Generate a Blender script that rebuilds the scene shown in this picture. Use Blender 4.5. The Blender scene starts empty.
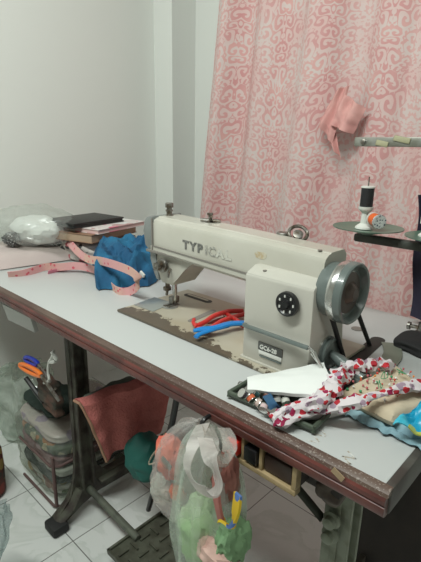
import bpy, bmesh, math, random
from math import sin, cos, pi, radians, sqrt
from mathutils import Vector, Matrix, noise
random.seed(7)
SC = bpy.context.scene; COL = SC.collection
V = Vector
# ---------------------------------------------------------------- camera model (also used to measure the place)
F = 455.; CX, CY = 210.5, 281.
PITCH, YAW, ROLL = radians(16.4), radians(43.4), radians(1.0)
CAM = V((0, 0, 1.15))
fw = V((-sin(YAW)*cos(PITCH), cos(YAW)*cos(PITCH), -sin(PITCH)))
r0 = V((cos(YAW), sin(YAW), 0)); u0 = r0.cross(fw)
rt = r0*cos(ROLL)+u0*sin(ROLL); up = -r0*sin(ROLL)+u0*cos(ROLL)
def at(px, py, **k):
    """measured point of the place: on the plane x=, y= or z= (metres)"""
    d = fw + rt*((px-CX)/F) - up*((py-CY)/F)
    ax, val = list(k.items())[0]; i = 'xyz'.index(ax)
    return CAM + d*((val-CAM[i])/d[i])
cd = bpy.data.cameras.new('camera'); cam = bpy.data.objects.new('camera', cd); COL.objects.link(cam)
M = Matrix((( rt.x, up.x, -fw.x, 0), (rt.y, up.y, -fw.y, 0), (rt.z, up.z, -fw.z, 0), (0, 0, 0, 1)))
cam.matrix_world = Matrix.Translation(CAM) @ M
cd.sensor_fit = 'VERTICAL'; cd.sensor_height = 36; cd.lens = 36*F/562; cd.clip_start = .02
SC.camera = cam
# ---------------------------------------------------------------- materials
def nt(name):
    m = bpy.data.materials.new(name); m.use_nodes = True
    t = m.node_tree; b = t.nodes['Principled BSDF']; return m, t, b
def N(t, ty, **k):
    n = t.nodes.new(ty)
    for a, v in k.items():
        if a.startswith('_'): n.inputs[a[1:].replace('_', ' ')].default_value = v
        else: setattr(n, a, v)
    return n
def ramp(t, src, stops, interp='LINEAR'):
    r = t.nodes.new('ShaderNodeValToRGB'); r.color_ramp.interpolation = interp
    e = r.color_ramp.elements
    while len(e) < len(stops): e.new(.5)
    for q, (p, c) in zip(e, stops): q.position = p; q.color = (*c, 1) if len(c) == 3 else c
    t.links.new(src, r.inputs[0]); return r.outputs[0]
def mth(t, op, a, b=None, c=None):
    n = t.nodes.new('ShaderNodeMath'); n.operation = op
    for i, v in enumerate((a, b, c)):
        if v is None: continue
        if isinstance(v, (int, float)): n.inputs[i].default_value = v
        else: t.links.new(v, n.inputs[i])
    return n.outputs[0]
def mixc(t, fac, a, b):
    n = t.nodes.new('ShaderNodeMix'); n.data_type = 'RGBA'
    if isinstance(fac, (int, float)): n.inputs[0].default_value = fac
    else: t.links.new(fac, n.inputs[0])
    for i, v in ((6, a), (7, b)):
        if isinstance(v, tuple): n.inputs[i].default_value = (*v, 1)
        else: t.links.new(v, n.inputs[i])
    return n.outputs[2]
def pm(name, col, rough=.6, metal=0, col2=None, scale=30, lo=.4, hi=.6, bump=0, bscale=60, detail=3, trans=0, coat=0):
    m, t, b = nt(name)
    b.inputs['Base Color'].default_value = (*col, 1); b.inputs['Roughness'].default_value = rough
    b.inputs['Metallic'].default_value = metal
    if coat: b.inputs['Coat Weight'].default_value = coat
    tc = N(t, 'ShaderNodeTexCoord')
    if col2:
        n = N(t, 'ShaderNodeTexNoise', _Scale=scale, _Detail=detail); t.links.new(tc.outputs['Object'], n.inputs['Vector'])
        t.links.new(ramp(t, n.outputs[0], [(lo, col), (hi, col2)]), b.inputs['Base Color'])
    if bump:
        n = N(t, 'ShaderNodeTexNoise', _Scale=bscale, _Detail=4); t.links.new(tc.outputs['Object'], n.inputs['Vector'])
        bp = N(t, 'ShaderNodeBump', _Strength=bump, _Distance=.01); t.links.new(n.outputs[0], bp.inputs['Height'])
        t.links.new(bp.outputs[0], b.inputs['Normal'])
    return m
def clear(name, tint=(.9, .95, .93), body=.25, gl=.12):
    """thin crinkled plastic film"""
    m, t, b = nt(name); t.nodes.remove(b); out = t.nodes['Material Output']
    tc = N(t, 'ShaderNodeTexCoord'); n = N(t, 'ShaderNodeTexNoise', _Scale=13, _Detail=5, _Distortion=1.6)
    t.links.new(tc.outputs['Object'], n.inputs['Vector'])
    bp = N(t, 'ShaderNodeBump', _Strength=.4, _Distance=.02); t.links.new(n.outputs[0], bp.inputs['Height'])
    tr = N(t, 'ShaderNodeBsdfTransparent'); tr.inputs[0].default_value = (*tint, 1)
    df = N(t, 'ShaderNodeBsdfDiffuse'); df.inputs[0].default_value = (*tint, 1); t.links.new(bp.outputs[0], df.inputs['Normal'])
    tl = N(t, 'ShaderNodeBsdfTranslucent'); tl.inputs[0].default_value = (*tint, 1)
    g = N(t, 'ShaderNodeBsdfGlossy', _Roughness=.18); t.links.new(bp.outputs[0], g.inputs['Normal'])
    a = N(t, 'ShaderNodeMixShader'); a.inputs[0].default_value = .4; t.links.new(df.outputs[0], a.inputs[1]); t.links.new(tl.outputs[0], a.inputs[2])
    c = N(t, 'ShaderNodeMixShader'); t.links.new(tr.outputs[0], c.inputs[1]); t.links.new(a.outputs[0], c.inputs[2])
    t.links.new(ramp(t, n.outputs[0], [(.3, (body*.6,)*3), (.7, (min(1, body*1.5),)*3)]), c.inputs[0])
    d = N(t, 'ShaderNodeMixShader'); d.inputs[0].default_value = gl; t.links.new(c.outputs[0], d.inputs[1]); t.links.new(g.outputs[0], d.inputs[2])
    t.links.new(d.outputs[0], out.inputs[0]); return m
def spots(name, base, marks, scale=60, thr=.35, rough=.8):
    """printed fabric: voronoi blotches in several colours over a base"""
    m, t, b = nt(name); b.inputs['Roughness'].default_value = rough
    tc = N(t, 'ShaderNodeTexCoord'); nz = N(t, 'ShaderNodeTexNoise', _Scale=scale*1.3, _Detail=2)
    t.links.new(tc.outputs['Object'], nz.inputs['Vector'])
    v = N(t, 'ShaderNodeTexVoronoi', _Scale=scale); t.links.new(tc.outputs['Object'], v.inputs['Vector'])
    d = mth(t, 'ADD', v.outputs['Distance'], mth(t, 'MULTIPLY', mth(t, 'SUBTRACT', nz.outputs[0], .5), .7))
    fac = mth(t, 'LESS_THAN', d, thr)
    sep = N(t, 'ShaderNodeSeparateColor'); t.links.new(v.outputs['Color'], sep.inputs[0])
    st = [(i/len(marks), c) for i, c in enumerate(marks)]
    t.links.new(mixc(t, fac, base, ramp(t, sep.outputs[0], st, 'CONSTANT')), b.inputs['Base Color'])
    return m
M_wall = pm('wall_paint', (.76, .77, .735), .9, bump=.03, bscale=25)
M_cream = pm('machine_enamel', (.51, .49, .43), .32, col2=(.46, .44, .375), scale=9, lo=.45, hi=.75, coat=.2)
M_creamD = pm('machine_enamel_cover', (.53, .51, .455), .3, coat=.3)
M_grey = pm('grey_enamel', (.125, .15, .143), .3, coat=.3)
M_greyL = pm('face_plate_metal', (.27, .285, .28), .35, .4)
M_dark = pm('dark_gap', (.03, .028, .025), .6)
M_lip = pm('grimy_lip', (.22, .20, .18), .5)
M_chrome = pm('chrome', (.62, .62, .60), .22, 1)
M_steel = pm('dull_steel', (.32, .31, .29), .4, .9, col2=(.16, .13, .1), scale=80)
M_black = pm('black_plastic', (.012, .012, .013), .3)
M_rub = pm('black_rubber', (.015, .015, .015), .7)
M_white = pm('white_plastic', (.7, .7, .66), .35)
M_green = pm('olive_grey_cast_iron', (.12, .13, .10), .5, .1, col2=(.07, .075, .06), scale=25, bump=.15)
M_greenL = pm('pale_green_painted_iron', (.25, .27, .21), .5, col2=(.16, .17, .12), scale=30, lo=.5, hi=.7)
M_trim = pm('maroon_edge', (.15, .036, .028), .38, col2=(.08, .02, .016), scale=14, bump=.12, bscale=90, coat=.15)
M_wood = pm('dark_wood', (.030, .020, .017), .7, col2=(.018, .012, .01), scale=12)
M_boxw = pm('cream_wood', (.42, .31, .17), .6, col2=(.28, .2, .1), scale=30)
def top_mat():
    m, t, b = nt('white_laminate'); b.inputs['Roughness'].default_value = .35
    tc = N(t, 'ShaderNodeTexCoord')
    n = N(t, 'ShaderNodeTexNoise', _Scale=60, _Detail=6, _Roughness=.7); t.links.new(tc.outputs['Object'], n.inputs['Vector'])
    n2 = N(t, 'ShaderNodeTexNoise', _Scale=7, _Detail=2); t.links.new(tc.outputs['Object'], n2.inputs['Vector'])
    sp = ramp(t, mth(t, 'MULTIPLY', n.outputs[0], ramp(t, n2.outputs[0], [(.4, (.8,)*3), (.7, (1.08,)*3)])), [(.66, (.52, .53, .525)), (.72, (.36, .32, .27))])
    t.links.new(sp, b.inputs['Base Color']); return m
M_top = top_mat()
def edge_mat():
    m, t, b = nt('worn_edge_band'); b.inputs['Roughness'].default_value = .5
    tc = N(t, 'ShaderNodeTexCoord')
    sx = N(t, 'ShaderNodeSeparateXYZ'); t.links.new(tc.outputs['Object'], sx.inputs[0])
    n = N(t, 'ShaderNodeTexNoise', _Scale=330, _Detail=2); t.links.new(tc.outputs['Object'], n.inputs['Vector'])
    big = N(t, 'ShaderNodeTexNoise', _Scale=9, _Detail=2); t.links.new(tc.outputs['Object'], big.inputs['Vector'])
    # nicks that get denser to the right end, as on the worn corner
    k = mth(t, 'MULTIPLY', mth(t, 'ADD', sx.outputs[0], 1.0), .14)
    f = mth(t, 'GREATER_THAN', mth(t, 'ADD', n.outputs[0], k), .715)
    t.links.new(mixc(t, f, ramp(t, big.outputs[0], [(.35, (.085, .045, .035)), (.65, (.13, .085, .065))]), (.24, .19, .16)), b.inputs['Base Color'])
    return m
M_edge = edge_mat()
def floor_mat():
    m, t, b = nt('marble_tile'); b.inputs['Roughness'].default_value = .22
    tc = N(t, 'ShaderNodeTexCoord')
    mp = N(t, 'ShaderNodeMapping'); mp.inputs['Location'].default_value = (1.045+3, -.82+3, 0); t.links.new(tc.outputs['Object'], mp.inputs[0])
    sx = N(t, 'ShaderNodeSeparateXYZ'); t.links.new(mp.outputs[0], sx.inputs[0])
    g = None
    for i in (0, 1):
        q = mth(t, 'PINGPONG', sx.outputs[i], .15); e = mth(t, 'LESS_THAN', q, .0016)
        g = e if g is None else mth(t, 'MAXIMUM', g, e)
    w = N(t, 'ShaderNodeTexNoise', _Scale=3.5, _Detail=7, _Distortion=2.5); t.links.new(tc.outputs['Object'], w.inputs['Vector'])
    c = ramp(t, w.outputs[0], [(.38, (.70, .71, .69)), (.5, (.62, .64, .61)), (.54, (.71, .72, .70))])
    t.links.new(mixc(t, g, c, (.2, .2, .19)), b.inputs['Base Color']); return m
def curtain_mat():
    m, t, b = nt('pink_damask'); b.inputs['Roughness'].default_value = .85
    uv = N(t, 'ShaderNodeUVMap'); sx = N(t, 'ShaderNodeSeparateXYZ'); t.links.new(uv.outputs[0], sx.inputs[0])
    W = .125                                           # half width of the mirrored repeat
    u = mth(t, 'PINGPONG', sx.outputs[0], W); v = sx.outputs[1]
    wn = N(t, 'ShaderNodeTexNoise', _Scale=3.5, _Detail=2); t.links.new(uv.outputs[0], wn.inputs['Vector']); v = mth(t, 'ADD', v, mth(t, 'MULTIPLY', wn.outputs[0], .22)); vm = mth(t, 'MODULO', mth(t, 'ADD', v, 5.), .44)
    cb = N(t, 'ShaderNodeCombineXYZ'); t.links.new(u, cb.inputs[0]); t.links.new(vm, cb.inputs[1])
    def vor(scale, off, rings, thr):
        mp = N(t, 'ShaderNodeMapping'); mp.inputs['Location'].default_value = off; t.links.new(cb.outputs[0], mp.inputs[0])
        nz = N(t, 'ShaderNodeTexNoise', _Scale=26, _Detail=1); t.links.new(mp.outputs[0], nz.inputs['Vector'])
        mx = N(t, 'ShaderNodeVectorMath', operation='MULTIPLY_ADD'); t.links.new(nz.outputs['Color'], mx.inputs[0]); mx.inputs[1].default_value = (.022, .022, 0); t.links.new(mp.outputs[0], mx.inputs[2])
        vo = N(t, 'ShaderNodeTexVoronoi', _Scale=scale, _Randomness=.8); vo.voronoi_dimensions = '2D'; t.links.new(mx.outputs[0], vo.inputs['Vector'])
        sub = N(t, 'ShaderNodeVectorMath', operation='SUBTRACT'); t.links.new(mx.outputs[0], sub.inputs[0])
        # angle around each cell centre gives the spiral scrolls
        sc_ = N(t, 'ShaderNodeVectorMath', operation='SCALE'); sc_.inputs['Scale'].default_value = 1.0; t.links.new(vo.outputs['Position'], sc_.inputs[0]); t.links.new(sc_.outputs[0], sub.inputs[1])
        ss = N(t, 'ShaderNodeSeparateXYZ'); t.links.new(sub.outputs[0], ss.inputs[0])
        an = mth(t, 'ARCTAN2', ss.outputs[1], ss.outputs[0])
        s = mth(t, 'SINE', mth(t, 'ADD', mth(t, 'MULTIPLY', vo.outputs['Distance'], rings), an))
        return mth(t, 'GREATER_THAN', s, thr), vo
    a, va = vor(22, (0, 0, 0), 12, .0)
    c_, vc = vor(42, (.3, .7, 0), 8, .3)
    # scrolls fill one column, small sprigs the other
    colsel = mth(t, 'GREATER_THAN', u, .036)
    near = mth(t, 'LESS_THAN', va.outputs['Distance'], .62)
    pat = mth(t, 'MAXIMUM', mth(t, 'MULTIPLY', mth(t, 'MULTIPLY', a, near), 1), mth(t, 'MULTIPLY', c_, mth(t, 'SUBTRACT', 1, near)))
    fine = N(t, 'ShaderNodeTexNoise', _Scale=60, _Detail=2); t.links.new(cb.outputs[0], fine.inputs['Vector'])
    lace = mth(t, 'GREATER_THAN', fine.outputs[0], .53)
    pat = mth(t, 'ADD', mth(t, 'MULTIPLY', pat, colsel), mth(t, 'MULTIPLY', lace, mth(t, 'SUBTRACT', 1, colsel)))
    tone = N(t, 'ShaderNodeTexNoise', _Scale=7, _Detail=1); t.links.new(uv.outputs[0], tone.inputs['Vector'])
    dark = ramp(t, tone.outputs[0], [(.38, (.60, .23, .235)), (.62, (.72, .38, .36))])
    base = ramp(t, tone.outputs[0], [(.35, (.73, .50, .48)), (.6, (.70, .58, .56))])
    c = mixc(t, mth(t, 'MULTIPLY', pat, ramp(t, mth(t, 'ADD', mth(t, 'MULTIPLY', tone.outputs[0], .6), mth(t, 'MULTIPLY', u, 2.)), [(.30, (.5,)*3), (.55, (.85,)*3)])), base, dark)
    t.links.new(c, b.inputs['Base Color']); return m
M_curt = curtain_mat()
def bed_mat():
    m, t, b = nt('chipped_bed'); b.inputs['Roughness'].default_value = .42
    tc = N(t, 'ShaderNodeTexCoord'); sx = N(t, 'ShaderNodeSeparateXYZ'); t.links.new(tc.outputs['Object'], sx.inputs[0])
    n = N(t, 'ShaderNodeTexNoise', _Scale=42, _Detail=5, _Roughness=.65); t.links.new(tc.outputs['Object'], n.inputs['Vector'])
    n2 = N(t, 'ShaderNodeTexNoise', _Scale=11, _Detail=2); t.links.new(tc.outputs['Object'], n2.inputs['Vector'])
    # bare iron where hands rub: the front strip, widest near the needle
    lim = mth(t, 'ADD', .618, mth(t, 'MULTIPLY', ramp(t, mth(t, 'ADD', sx.outputs[0], 1.), [(.08, (.25,)*3), (.18, (.62,)*3), (.30, (.36,)*3), (.42, (.28,)*3), (.47, (.02,)*3)]), .085))
    y = mth(t, 'ADD', sx.outputs[1], mth(t, 'MULTIPLY', mth(t, 'SUBTRACT', n.outputs[0], .5), .10))
    f = mth(t, 'LESS_THAN', y, lim)
    cr = ramp(t, n2.outputs[0], [(.4, (.44, .40, .32)), (.7, (.38, .325, .235))])
    t.links.new(mixc(t, f, cr, (.11, .085, .06)), b.inputs['Base Color']); return m
# ---------------------------------------------------------------- mesh helpers
def bx(bm, lo, hi, bev=0, rot=None, seg=2):
    lo = V(lo); hi = V(hi); c = (lo+hi)/2; s = hi-lo
    r = bmesh.ops.create_cube(bm, size=1, matrix=Matrix.Translation(c) @ (rot or Matrix()) @ Matrix.Diagonal((*s, 1)))
    if bev:
        es = list({e for v in r['verts'] for e in v.link_edges})
        bmesh.ops.bevel(bm, geom=es, offset=bev, segments=seg, affect='EDGES', profile=.5)
    return bm
def box(lo, hi, bev=0, rot=None): return bx(bmesh.new(), lo, hi, bev, rot)
def frame_of(d):
    d = d.normalized(); a = V((0, 0, 1)) if abs(d.z) < .9 else V((1, 0, 0))
    s = d.cross(a).normalized(); return s, s.cross(d).normalized()
def smooth_path(pts, n=8):
    pts = [V(p) for p in pts]
    if len(pts) < 3: return pts
    out = []
    for i in range(len(pts)-1):
        p0 = pts[max(i-1, 0)]; p1 = pts[i]; p2 = pts[i+1]; p3 = pts[min(i+2, len(pts)-1)]
        for k in range(n):
            t = k/n
            out.append(.5*((2*p1)+(p2-p0)*t+(2*p0-5*p1+4*p2-p3)*t*t+(3*p1-p0-3*p2+p3)*t**3))
    return out+[pts[-1]]
def tube(bm, pts, r, seg=12, sm=False, n=8, wob=0, flat=1):
    P_ = smooth_path(pts, n) if sm else [V(p) for p in pts]
    rings = []
    for i, p in enumerate(P_):
        d = (P_[min(i+1, len(P_)-1)]-P_[max(i-1, 0)]); s, q = frame_of(d)
        rr = r(i/(len(P_)-1)) if callable(r) else r
        ring = []
        for k in range(seg):
            a = 2*pi*k/seg; w = 1+(wob*noise.noise(V((k*.9, i*.45, 3.3))) if wob else 0)
            ring.append(bm.verts.new(p+(s*cos(a)+q*sin(a)*flat)*rr*w))
        rings.append(ring)
    for a, b in zip(rings, rings[1:]):
        for k in range(seg): bm.faces.new((a[k], a[(k+1) % seg], b[(k+1) % seg], b[k]))
    bm.faces.new(rings[0][::-1]); bm.faces.new(rings[-1]); return bm
def ribbon(bm, pts, ups, w, th=.0008, n=8):
    P_ = smooth_path(pts, n); U_ = smooth_path(ups, n); L = []; 
    for i, p in enumerate(P_):
        d = (P_[min(i+1, len(P_)-1)]-P_[max(i-1, 0)]).normalized(); a = (U_[i]-d*U_[i].dot(d)).normalized(); q = d.cross(a)
        L.append([bm.verts.new(p+a*w/2+q*th), bm.verts.new(p+a*w/2-q*th), bm.verts.new(p-a*w/2-q*th), bm.verts.new(p-a*w/2+q*th)])
    for a, b in zip(L, L[1:]):
        for k in range(4): bm.faces.new((a[k], a[(k+1) % 4], b[(k+1) % 4], b[k]))
    bm.faces.new(L[0][::-1]); bm.faces.new(L[-1]); return bm
def lathe(bm, prof, axis='Z', c=(0, 0, 0), seg=40, ang=None):
    """prof: (along, radius)"""
    c = V(c); rings = []
    ax = {'X': (V((1, 0, 0)), V((0, 1, 0)), V((0, 0, 1))), 'Y': (V((0, 1, 0)), V((0, 0, 1)), V((1, 0, 0))), 'Z': (V((0, 0, 1)), V((1, 0, 0)), V((0, 1, 0)))}[axis] if isinstance(axis, str) else (axis.normalized(), *frame_of(axis))
    for h, r in prof:
        if r < 1e-5: rings.append([bm.verts.new(c+ax[0]*h)])
        else: rings.append([bm.verts.new(c+ax[0]*h+(ax[1]*cos(2*pi*k/seg)+ax[2]*sin(2*pi*k/seg))*r) for k in range(seg)])
    for a, b in zip(rings, rings[1:]):
        for k in range(seg):
            k2 = (k+1) % seg
            if len(a) == 1 and len(b) == 1: continue
            if len(a) == 1: bm.faces.new((a[0], b[k2], b[k]))
            elif len(b) == 1: bm.faces.new((a[k], a[k2], b[0]))
            else: bm.faces.new((a[k], a[k2], b[k2], b[k]))
    if len(rings[0]) > 1: bm.faces.new(rings[0][::-1])
    if len(rings[-1]) > 1: bm.faces.new(rings[-1])
    return bm
def prism(bm, poly, d, bev=0, seg=2):
    """poly: 3-D points, extruded along d"""
    a = [bm.verts.new(V(p)) for p in poly]; b = [bm.verts.new(V(p)+V(d)) for p in poly]
    fs = [bm.faces.new(a), bm.faces.new(b[::-1])]; n = len(a)
    for k in range(n): fs.append(bm.faces.new((a[k], b[k], b[(k+1) % n], a[(k+1) % n])))
    if bev:
        es = list({e for f in fs for e in f.edges})
        bmesh.ops.bevel(bm, geom=es, offset=bev, segments=seg, affect='EDGES', profile=.5)
    return bm
def grid(bm, nu, nv, fn, th=.002, uvf=None):
    """cloth: two skins th apart, closed along the border"""
    P_ = [[V(fn(i/nu, j/nv)) for j in range(nv+1)] for i in range(nu+1)]
    A = []; B = []
    for i in range(nu+1):
        ra = []; rb = []
        for j in range(nv+1):
            du = P_[min(i+1, nu)][j]-P_[max(i-1, 0)][j]; dv = P_[i][min(j+1, nv)]-P_[i][max(j-1, 0)]
            n = du.cross(dv); n = n.normalized() if n.length > 1e-12 else V((0, 0, 1))
            ra.append(bm.verts.new(P_[i][j]+n*th/2)); rb.append(bm.verts.new(P_[i][j]-n*th/2))
        A.append(ra); B.append(rb)
    uvl = bm.loops.layers.uv.new('UVMap') if uvf else None
    def face(vs, ij):
        f = bm.faces.new(vs)
        if uvl:
            for lp, (i, j) in zip(f.loops, ij): lp[uvl].uv = uvf(i/nu, j/nv)
    for i in range(nu):
        for j in range(nv):
            q = [(i, j), (i+1, j), (i+1, j+1), (i, j+1)]
            face([A[a][b] for a, b in q], q); face([B[a][b] for a, b in q[::-1]], q[::-1])
    for i in range(nu):
        for j in (0, nv): face([A[i][j], A[i+1][j], B[i+1][j], B[i][j]], [(i, j), (i+1, j), (i+1, j), (i, j)])
    for j in range(nv):
        for i in (0, nu): face([A[i][j], A[i][j+1], B[i][j+1], B[i][j]], [(i, j), (i, j+1), (i, j+1), (i, j)])
    return bm
def blob(c, s, amp=.15, fr=3., sub=4, seed=0, flatz=None, rot=None):
    bm = bmesh.new(); bmesh.ops.create_icosphere(bm, subdivisions=sub, radius=1)
    c = V(c); s = V(s)
    for v in bm.verts:
        n = v.co.normalized(); k = 1+amp*noise.noise(n*fr+V((seed*7.1, seed, 0)))+amp*.45*noise.noise(n*fr*2.7+V((seed, 4, seed)))
        p = V((n.x*s.x, n.y*s.y, n.z*s.z))*k
        if rot: p = rot @ p
        v.co = c+p
        if flatz is not None and v.co.z < flatz: v.co.z = flatz+(v.co.z-flatz)*.02
    return bm
def cushion(lo, hi, wr=.004, seed=0, e=.35, n=(18, 18), rotz=0):
    """soft folded cloth: superellipsoid slab with wrinkles"""
    bm = bmesh.new(); bmesh.ops.create_cube(bm, size=2)
    bmesh.ops.subdivide_edges(bm, edges=bm.edges[:], cuts=n[0], use_grid_fill=True)
    lo = V(lo); hi = V(hi); c = (lo+hi)/2; h = (hi-lo)/2; R = Matrix.Rotation(rotz, 3, 'Z')
    for v in bm.verts:
        p = v.co.copy(); m = max(abs(p.x), abs(p.y), abs(p.z)); pn = 6
        l = (abs(p.x)**pn+abs(p.y)**pn+abs(p.z)**pn)**(1/pn); q = p/l*m
        w = V((q.x*h.x, q.y*h.y, q.z*h.z)); nn = q.normalized()
        w += nn*wr*(noise.noise(V((w.x*25, w.y*25, w.z*60))+V((seed*3.3, 0, 0)))*1.2)
        v.co = c+R @ w
    return bm
def obj(name, bm, m, parent=None, smooth=None):
    bmesh.ops.recalc_face_normals(bm, faces=bm.faces)
    me = bpy.data.meshes.new(name); bm.to_mesh(me); bm.free()
    o = bpy.data.objects.new(name, me); COL.objects.link(o); me.materials.append(m)
    ang = radians(35) if smooth is None else radians(smooth)
    if ang > 0:
        for p in me.polygons: p.use_smooth = True
        bm2 = bmesh.new(); bm2.from_mesh(me)
        for e in bm2.edges:
            e.smooth = not (len(e.link_faces) == 2 and e.calc_face_angle(0) > ang)
        bm2.to_mesh(me); bm2.free()
    if parent:
        o.parent = parent
        r = parent
        while r.parent: r = r.parent
        if parent is r: o.location = -r.location
    return o
def thing(name, label, cat, loc=(0, 0, 0), group=None):
    o = bpy.data.objects.new(name, None); COL.objects.link(o); o.empty_display_size = .05; o.location = loc
    o['label'] = label; o['category'] = cat
    if group: o['group'] = group
    return o
def single(name, bm, m, label, cat, group=None, smooth=None):
    xs = [v.co.copy() for v in bm.verts]
    c = V((sum(p.x for p in xs)/len(xs), sum(p.y for p in xs)/len(xs), min(p.z for p in xs)))
    o = obj(name, bm, m, None, smooth); o['label'] = label; o['category'] = cat
    if group: o['group'] = group
    o.data.transform(Matrix.Translation(-c)); o.location = c
    return o
def struct(name, bm, m, smooth=None):
    o = obj(name, bm, m, None, smooth); o['kind'] = 'structure'; return o
def text(name, s, size, mat_, origin, xdir, updir, parent, ext=.0004, off=0, spacing=1, xs=1):
    cu = bpy.data.curves.new(name, 'FONT'); cu.body = s; cu.size = size; cu.extrude = ext; cu.offset = off; cu.space_character = spacing
    t = bpy.data.objects.new(name+'_tmp', cu); COL.objects.link(t)
    bpy.context.view_layer.update()
    me = bpy.data.meshes.new_from_object(t.evaluated_get(bpy.context.evaluated_depsgraph_get()))
    bpy.data.objects.remove(t)
    xd = V(xdir).normalized(); ud = V(updir).normalized(); nd = xd.cross(ud); me.transform(Matrix.Diagonal((xs, 1, 1, 1)))
    me.transform(Matrix(((xd.x, ud.x, nd.x, origin[0]), (xd.y, ud.y, nd.y, origin[1]), (xd.z, ud.z, nd.z, origin[2]), (0, 0, 0, 1))))
    me.materials.clear(); me.materials.append(mat_)
    o = bpy.data.objects.new(name, me); COL.objects.link(o); o.parent = parent
    if not parent.parent: o.location = -parent.location
    return o
T = .75
# ================================================================= SETTING
XL, YB, YC, XC = -1.885, 1.72, 1.567, -1.755
struct('floor', box((-2.1, -1.6, -.05), (1.6, 2.0, 0)), floor_mat())
struct('wall_left', box((XL-.1, -1.6, 0), (XL, YC+.3, 2.7)), M_wall)
struct('wall_back', box((XL, YB, 0), (1.6, YB+.1, 2.7)), M_wall)
struct('wall_pillar', box((XL, YC, 0), (XC, YB, 2.7)), M_wall)
struct('wall_right', box((1.5, -1.6, 0), (1.6, YB, 2.7)), M_wall)
struct('wall_front', box((XL, -1.7, 0), (1.6, -1.6, 2.7)), M_wall)
struct('ceiling', box((XL-.1, -1.6, 2.7), (1.6, 1.9, 2.8)), pm('ceiling_paint', (.6, .6, .57), .9))
# curtain
cL0 = at(222, 0, y=1.6); cL1 = at(203, 217, y=1.6)
def curt(u, v):
    z = 2.35-v*2.0
    k = (z-cL0.z)/(cL1.z-cL0.z); xl = cL0.x+(cL1.x-cL0.x)*min(max(k, -.3), 1.4)
    x = xl+(-.05-xl)*u
    d = .030*sin(u*40+.9*sin(u*9))*(.55+.45*min(1, max(0, v*1.2)))+.016*sin(u*19+1.3+v*1.2)+.012*noise.noise(V((u*14, v*2.2, 0)))
    return (x+.006*sin(u*70), 1.60-d, z)
cu = grid(bmesh.new(), 220, 60, curt, .0016, lambda u, v: (u*1.62, (1-v)*2.0))
single('curtain', cu, M_curt, 'long pink damask-patterned curtain hanging in front of the back wall', 'curtain')
# curtain rod
single('curtain_rod', tube(bmesh.new(), [(XC+.05, 1.6, 2.37), (.1, 1.6, 2.37)], .012), M_steel, 'straight rod above the pink curtain, high under the ceiling', 'rod')
# pinned pink cloth
M_pinkc = pm('plain_pink_cotton', (.74, .40, .37), .85, col2=(.66, .33, .31), scale=12)
pc = thing('pink_cloth', 'crumpled plain pink cloth pinned on the curtain above the thread stand', 'cloth', at(342, 140, y=1.565))
def flap(pts, bulge, seed):
    TL, TR, BR, BL = [V(p) for p in pts]
    def f(u, v):
        p = TL.lerp(TR, u).lerp(BL.lerp(BR, u), v)
        p.y += -bulge*sin(pi*u)*(.4+.6*v)+.012*noise.noise(V((u*4, v*3, seed)))+.010*sin(u*11+seed)
        return p
    return grid(bmesh.new(), 26, 26, f, .002)
obj('flap', flap([at(337, 90, y=1.565), at(350, 86, y=1.56), at(333, 144, y=1.535), at(319, 119, y=1.56)], .02, 1), M_pinkc, pc)
obj('flap', flap([at(343, 92, y=1.56), at(365, 108, y=1.55), at(352, 134, y=1.535), at(332, 124, y=1.54)], .03, 3), M_pinkc, pc)
obj('flap', flap([at(322, 118, y=1.55), at(334, 122, y=1.55), at(341, 158, y=1.54), at(333, 146, y=1.54)], .01, 5), M_pinkc, pc)
# ================================================================= TABLE
YF, XR, YR, XE = .497, -.164, 1.115, -1.86
tb = thing('sewing_table', 'long white-topped industrial sewing table with worn maroon edge and green iron legs', 'table', (-.9, .8, 0))
obj('tabletop', box((XE, YF, .722), (XR, YR, T), .0015), M_top, tb)
prof = [(.498, .7512), (.490, .7508), (.485, .747), (.4835, .742), (.498, .742)]
obj('edge_band', prism(bmesh.new(), [(XE, y, z) for y, z in prof], (XR+.010-XE, 0, 0)), M_edge, tb)
prof = [(.499, .742), (.4835, .742), (.481, .738), (.4815, .731), (.485, .729), (.482, .727), (.4815, .719), (.484, .713), (.489, .711), (.499, .711)]
obj('edge_moulding', prism(bmesh.new(), [(XE, y, z) for y, z in prof], (XR+.008-XE, 0, 0)), M_trim, tb)
M_side = pm('grimy_side_band', (.09, .085, .075), .4, col2=(.05, .04, .035), scale=20)
obj('side_band', box((XR-.001, YF-.004, .712), (XR+.011, YR, .7505), .003), M_side, tb)
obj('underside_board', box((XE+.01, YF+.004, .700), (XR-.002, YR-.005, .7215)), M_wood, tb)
# dark low rail at the right
obj('side_rail', box((-.305, .80, .262), (-.292, .99, .280), .002), pm('rail_edge', (.10, .085, .07), .5), tb)
# hanging drawer at left
a, b_ = at(2, 304, y=.52), at(30, 318, y=.52); c_, d_ = at(35, 333, y=.545), at(8, 320, y=.545)
dr = prism(bmesh.new(), [a, b_, c_, d_], (.0, .012, .004), .001)
drw = obj('drawer_front', dr, pm('pale_laminate', (.50, .50, .48), .5), tb)
obj('drawer_side', box((a.x+.01, .545, .665), (b_.x-.002, .80, .700)), M_wood, tb)
# machine well and motor
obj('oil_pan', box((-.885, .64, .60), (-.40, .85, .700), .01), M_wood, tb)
mo = lathe(bmesh.new(), [(0, .02), (.0, .075), (.02, .09), (.15, .09), (.2, .07), (.2, .0)], 'X', (-.66, .93, .55))
obj('motor', mo, M_green, tb)
obj('motor_bracket', box((-.60, .86, .63), (-.52, 1.0, .70), .004), M_green, tb)
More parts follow.
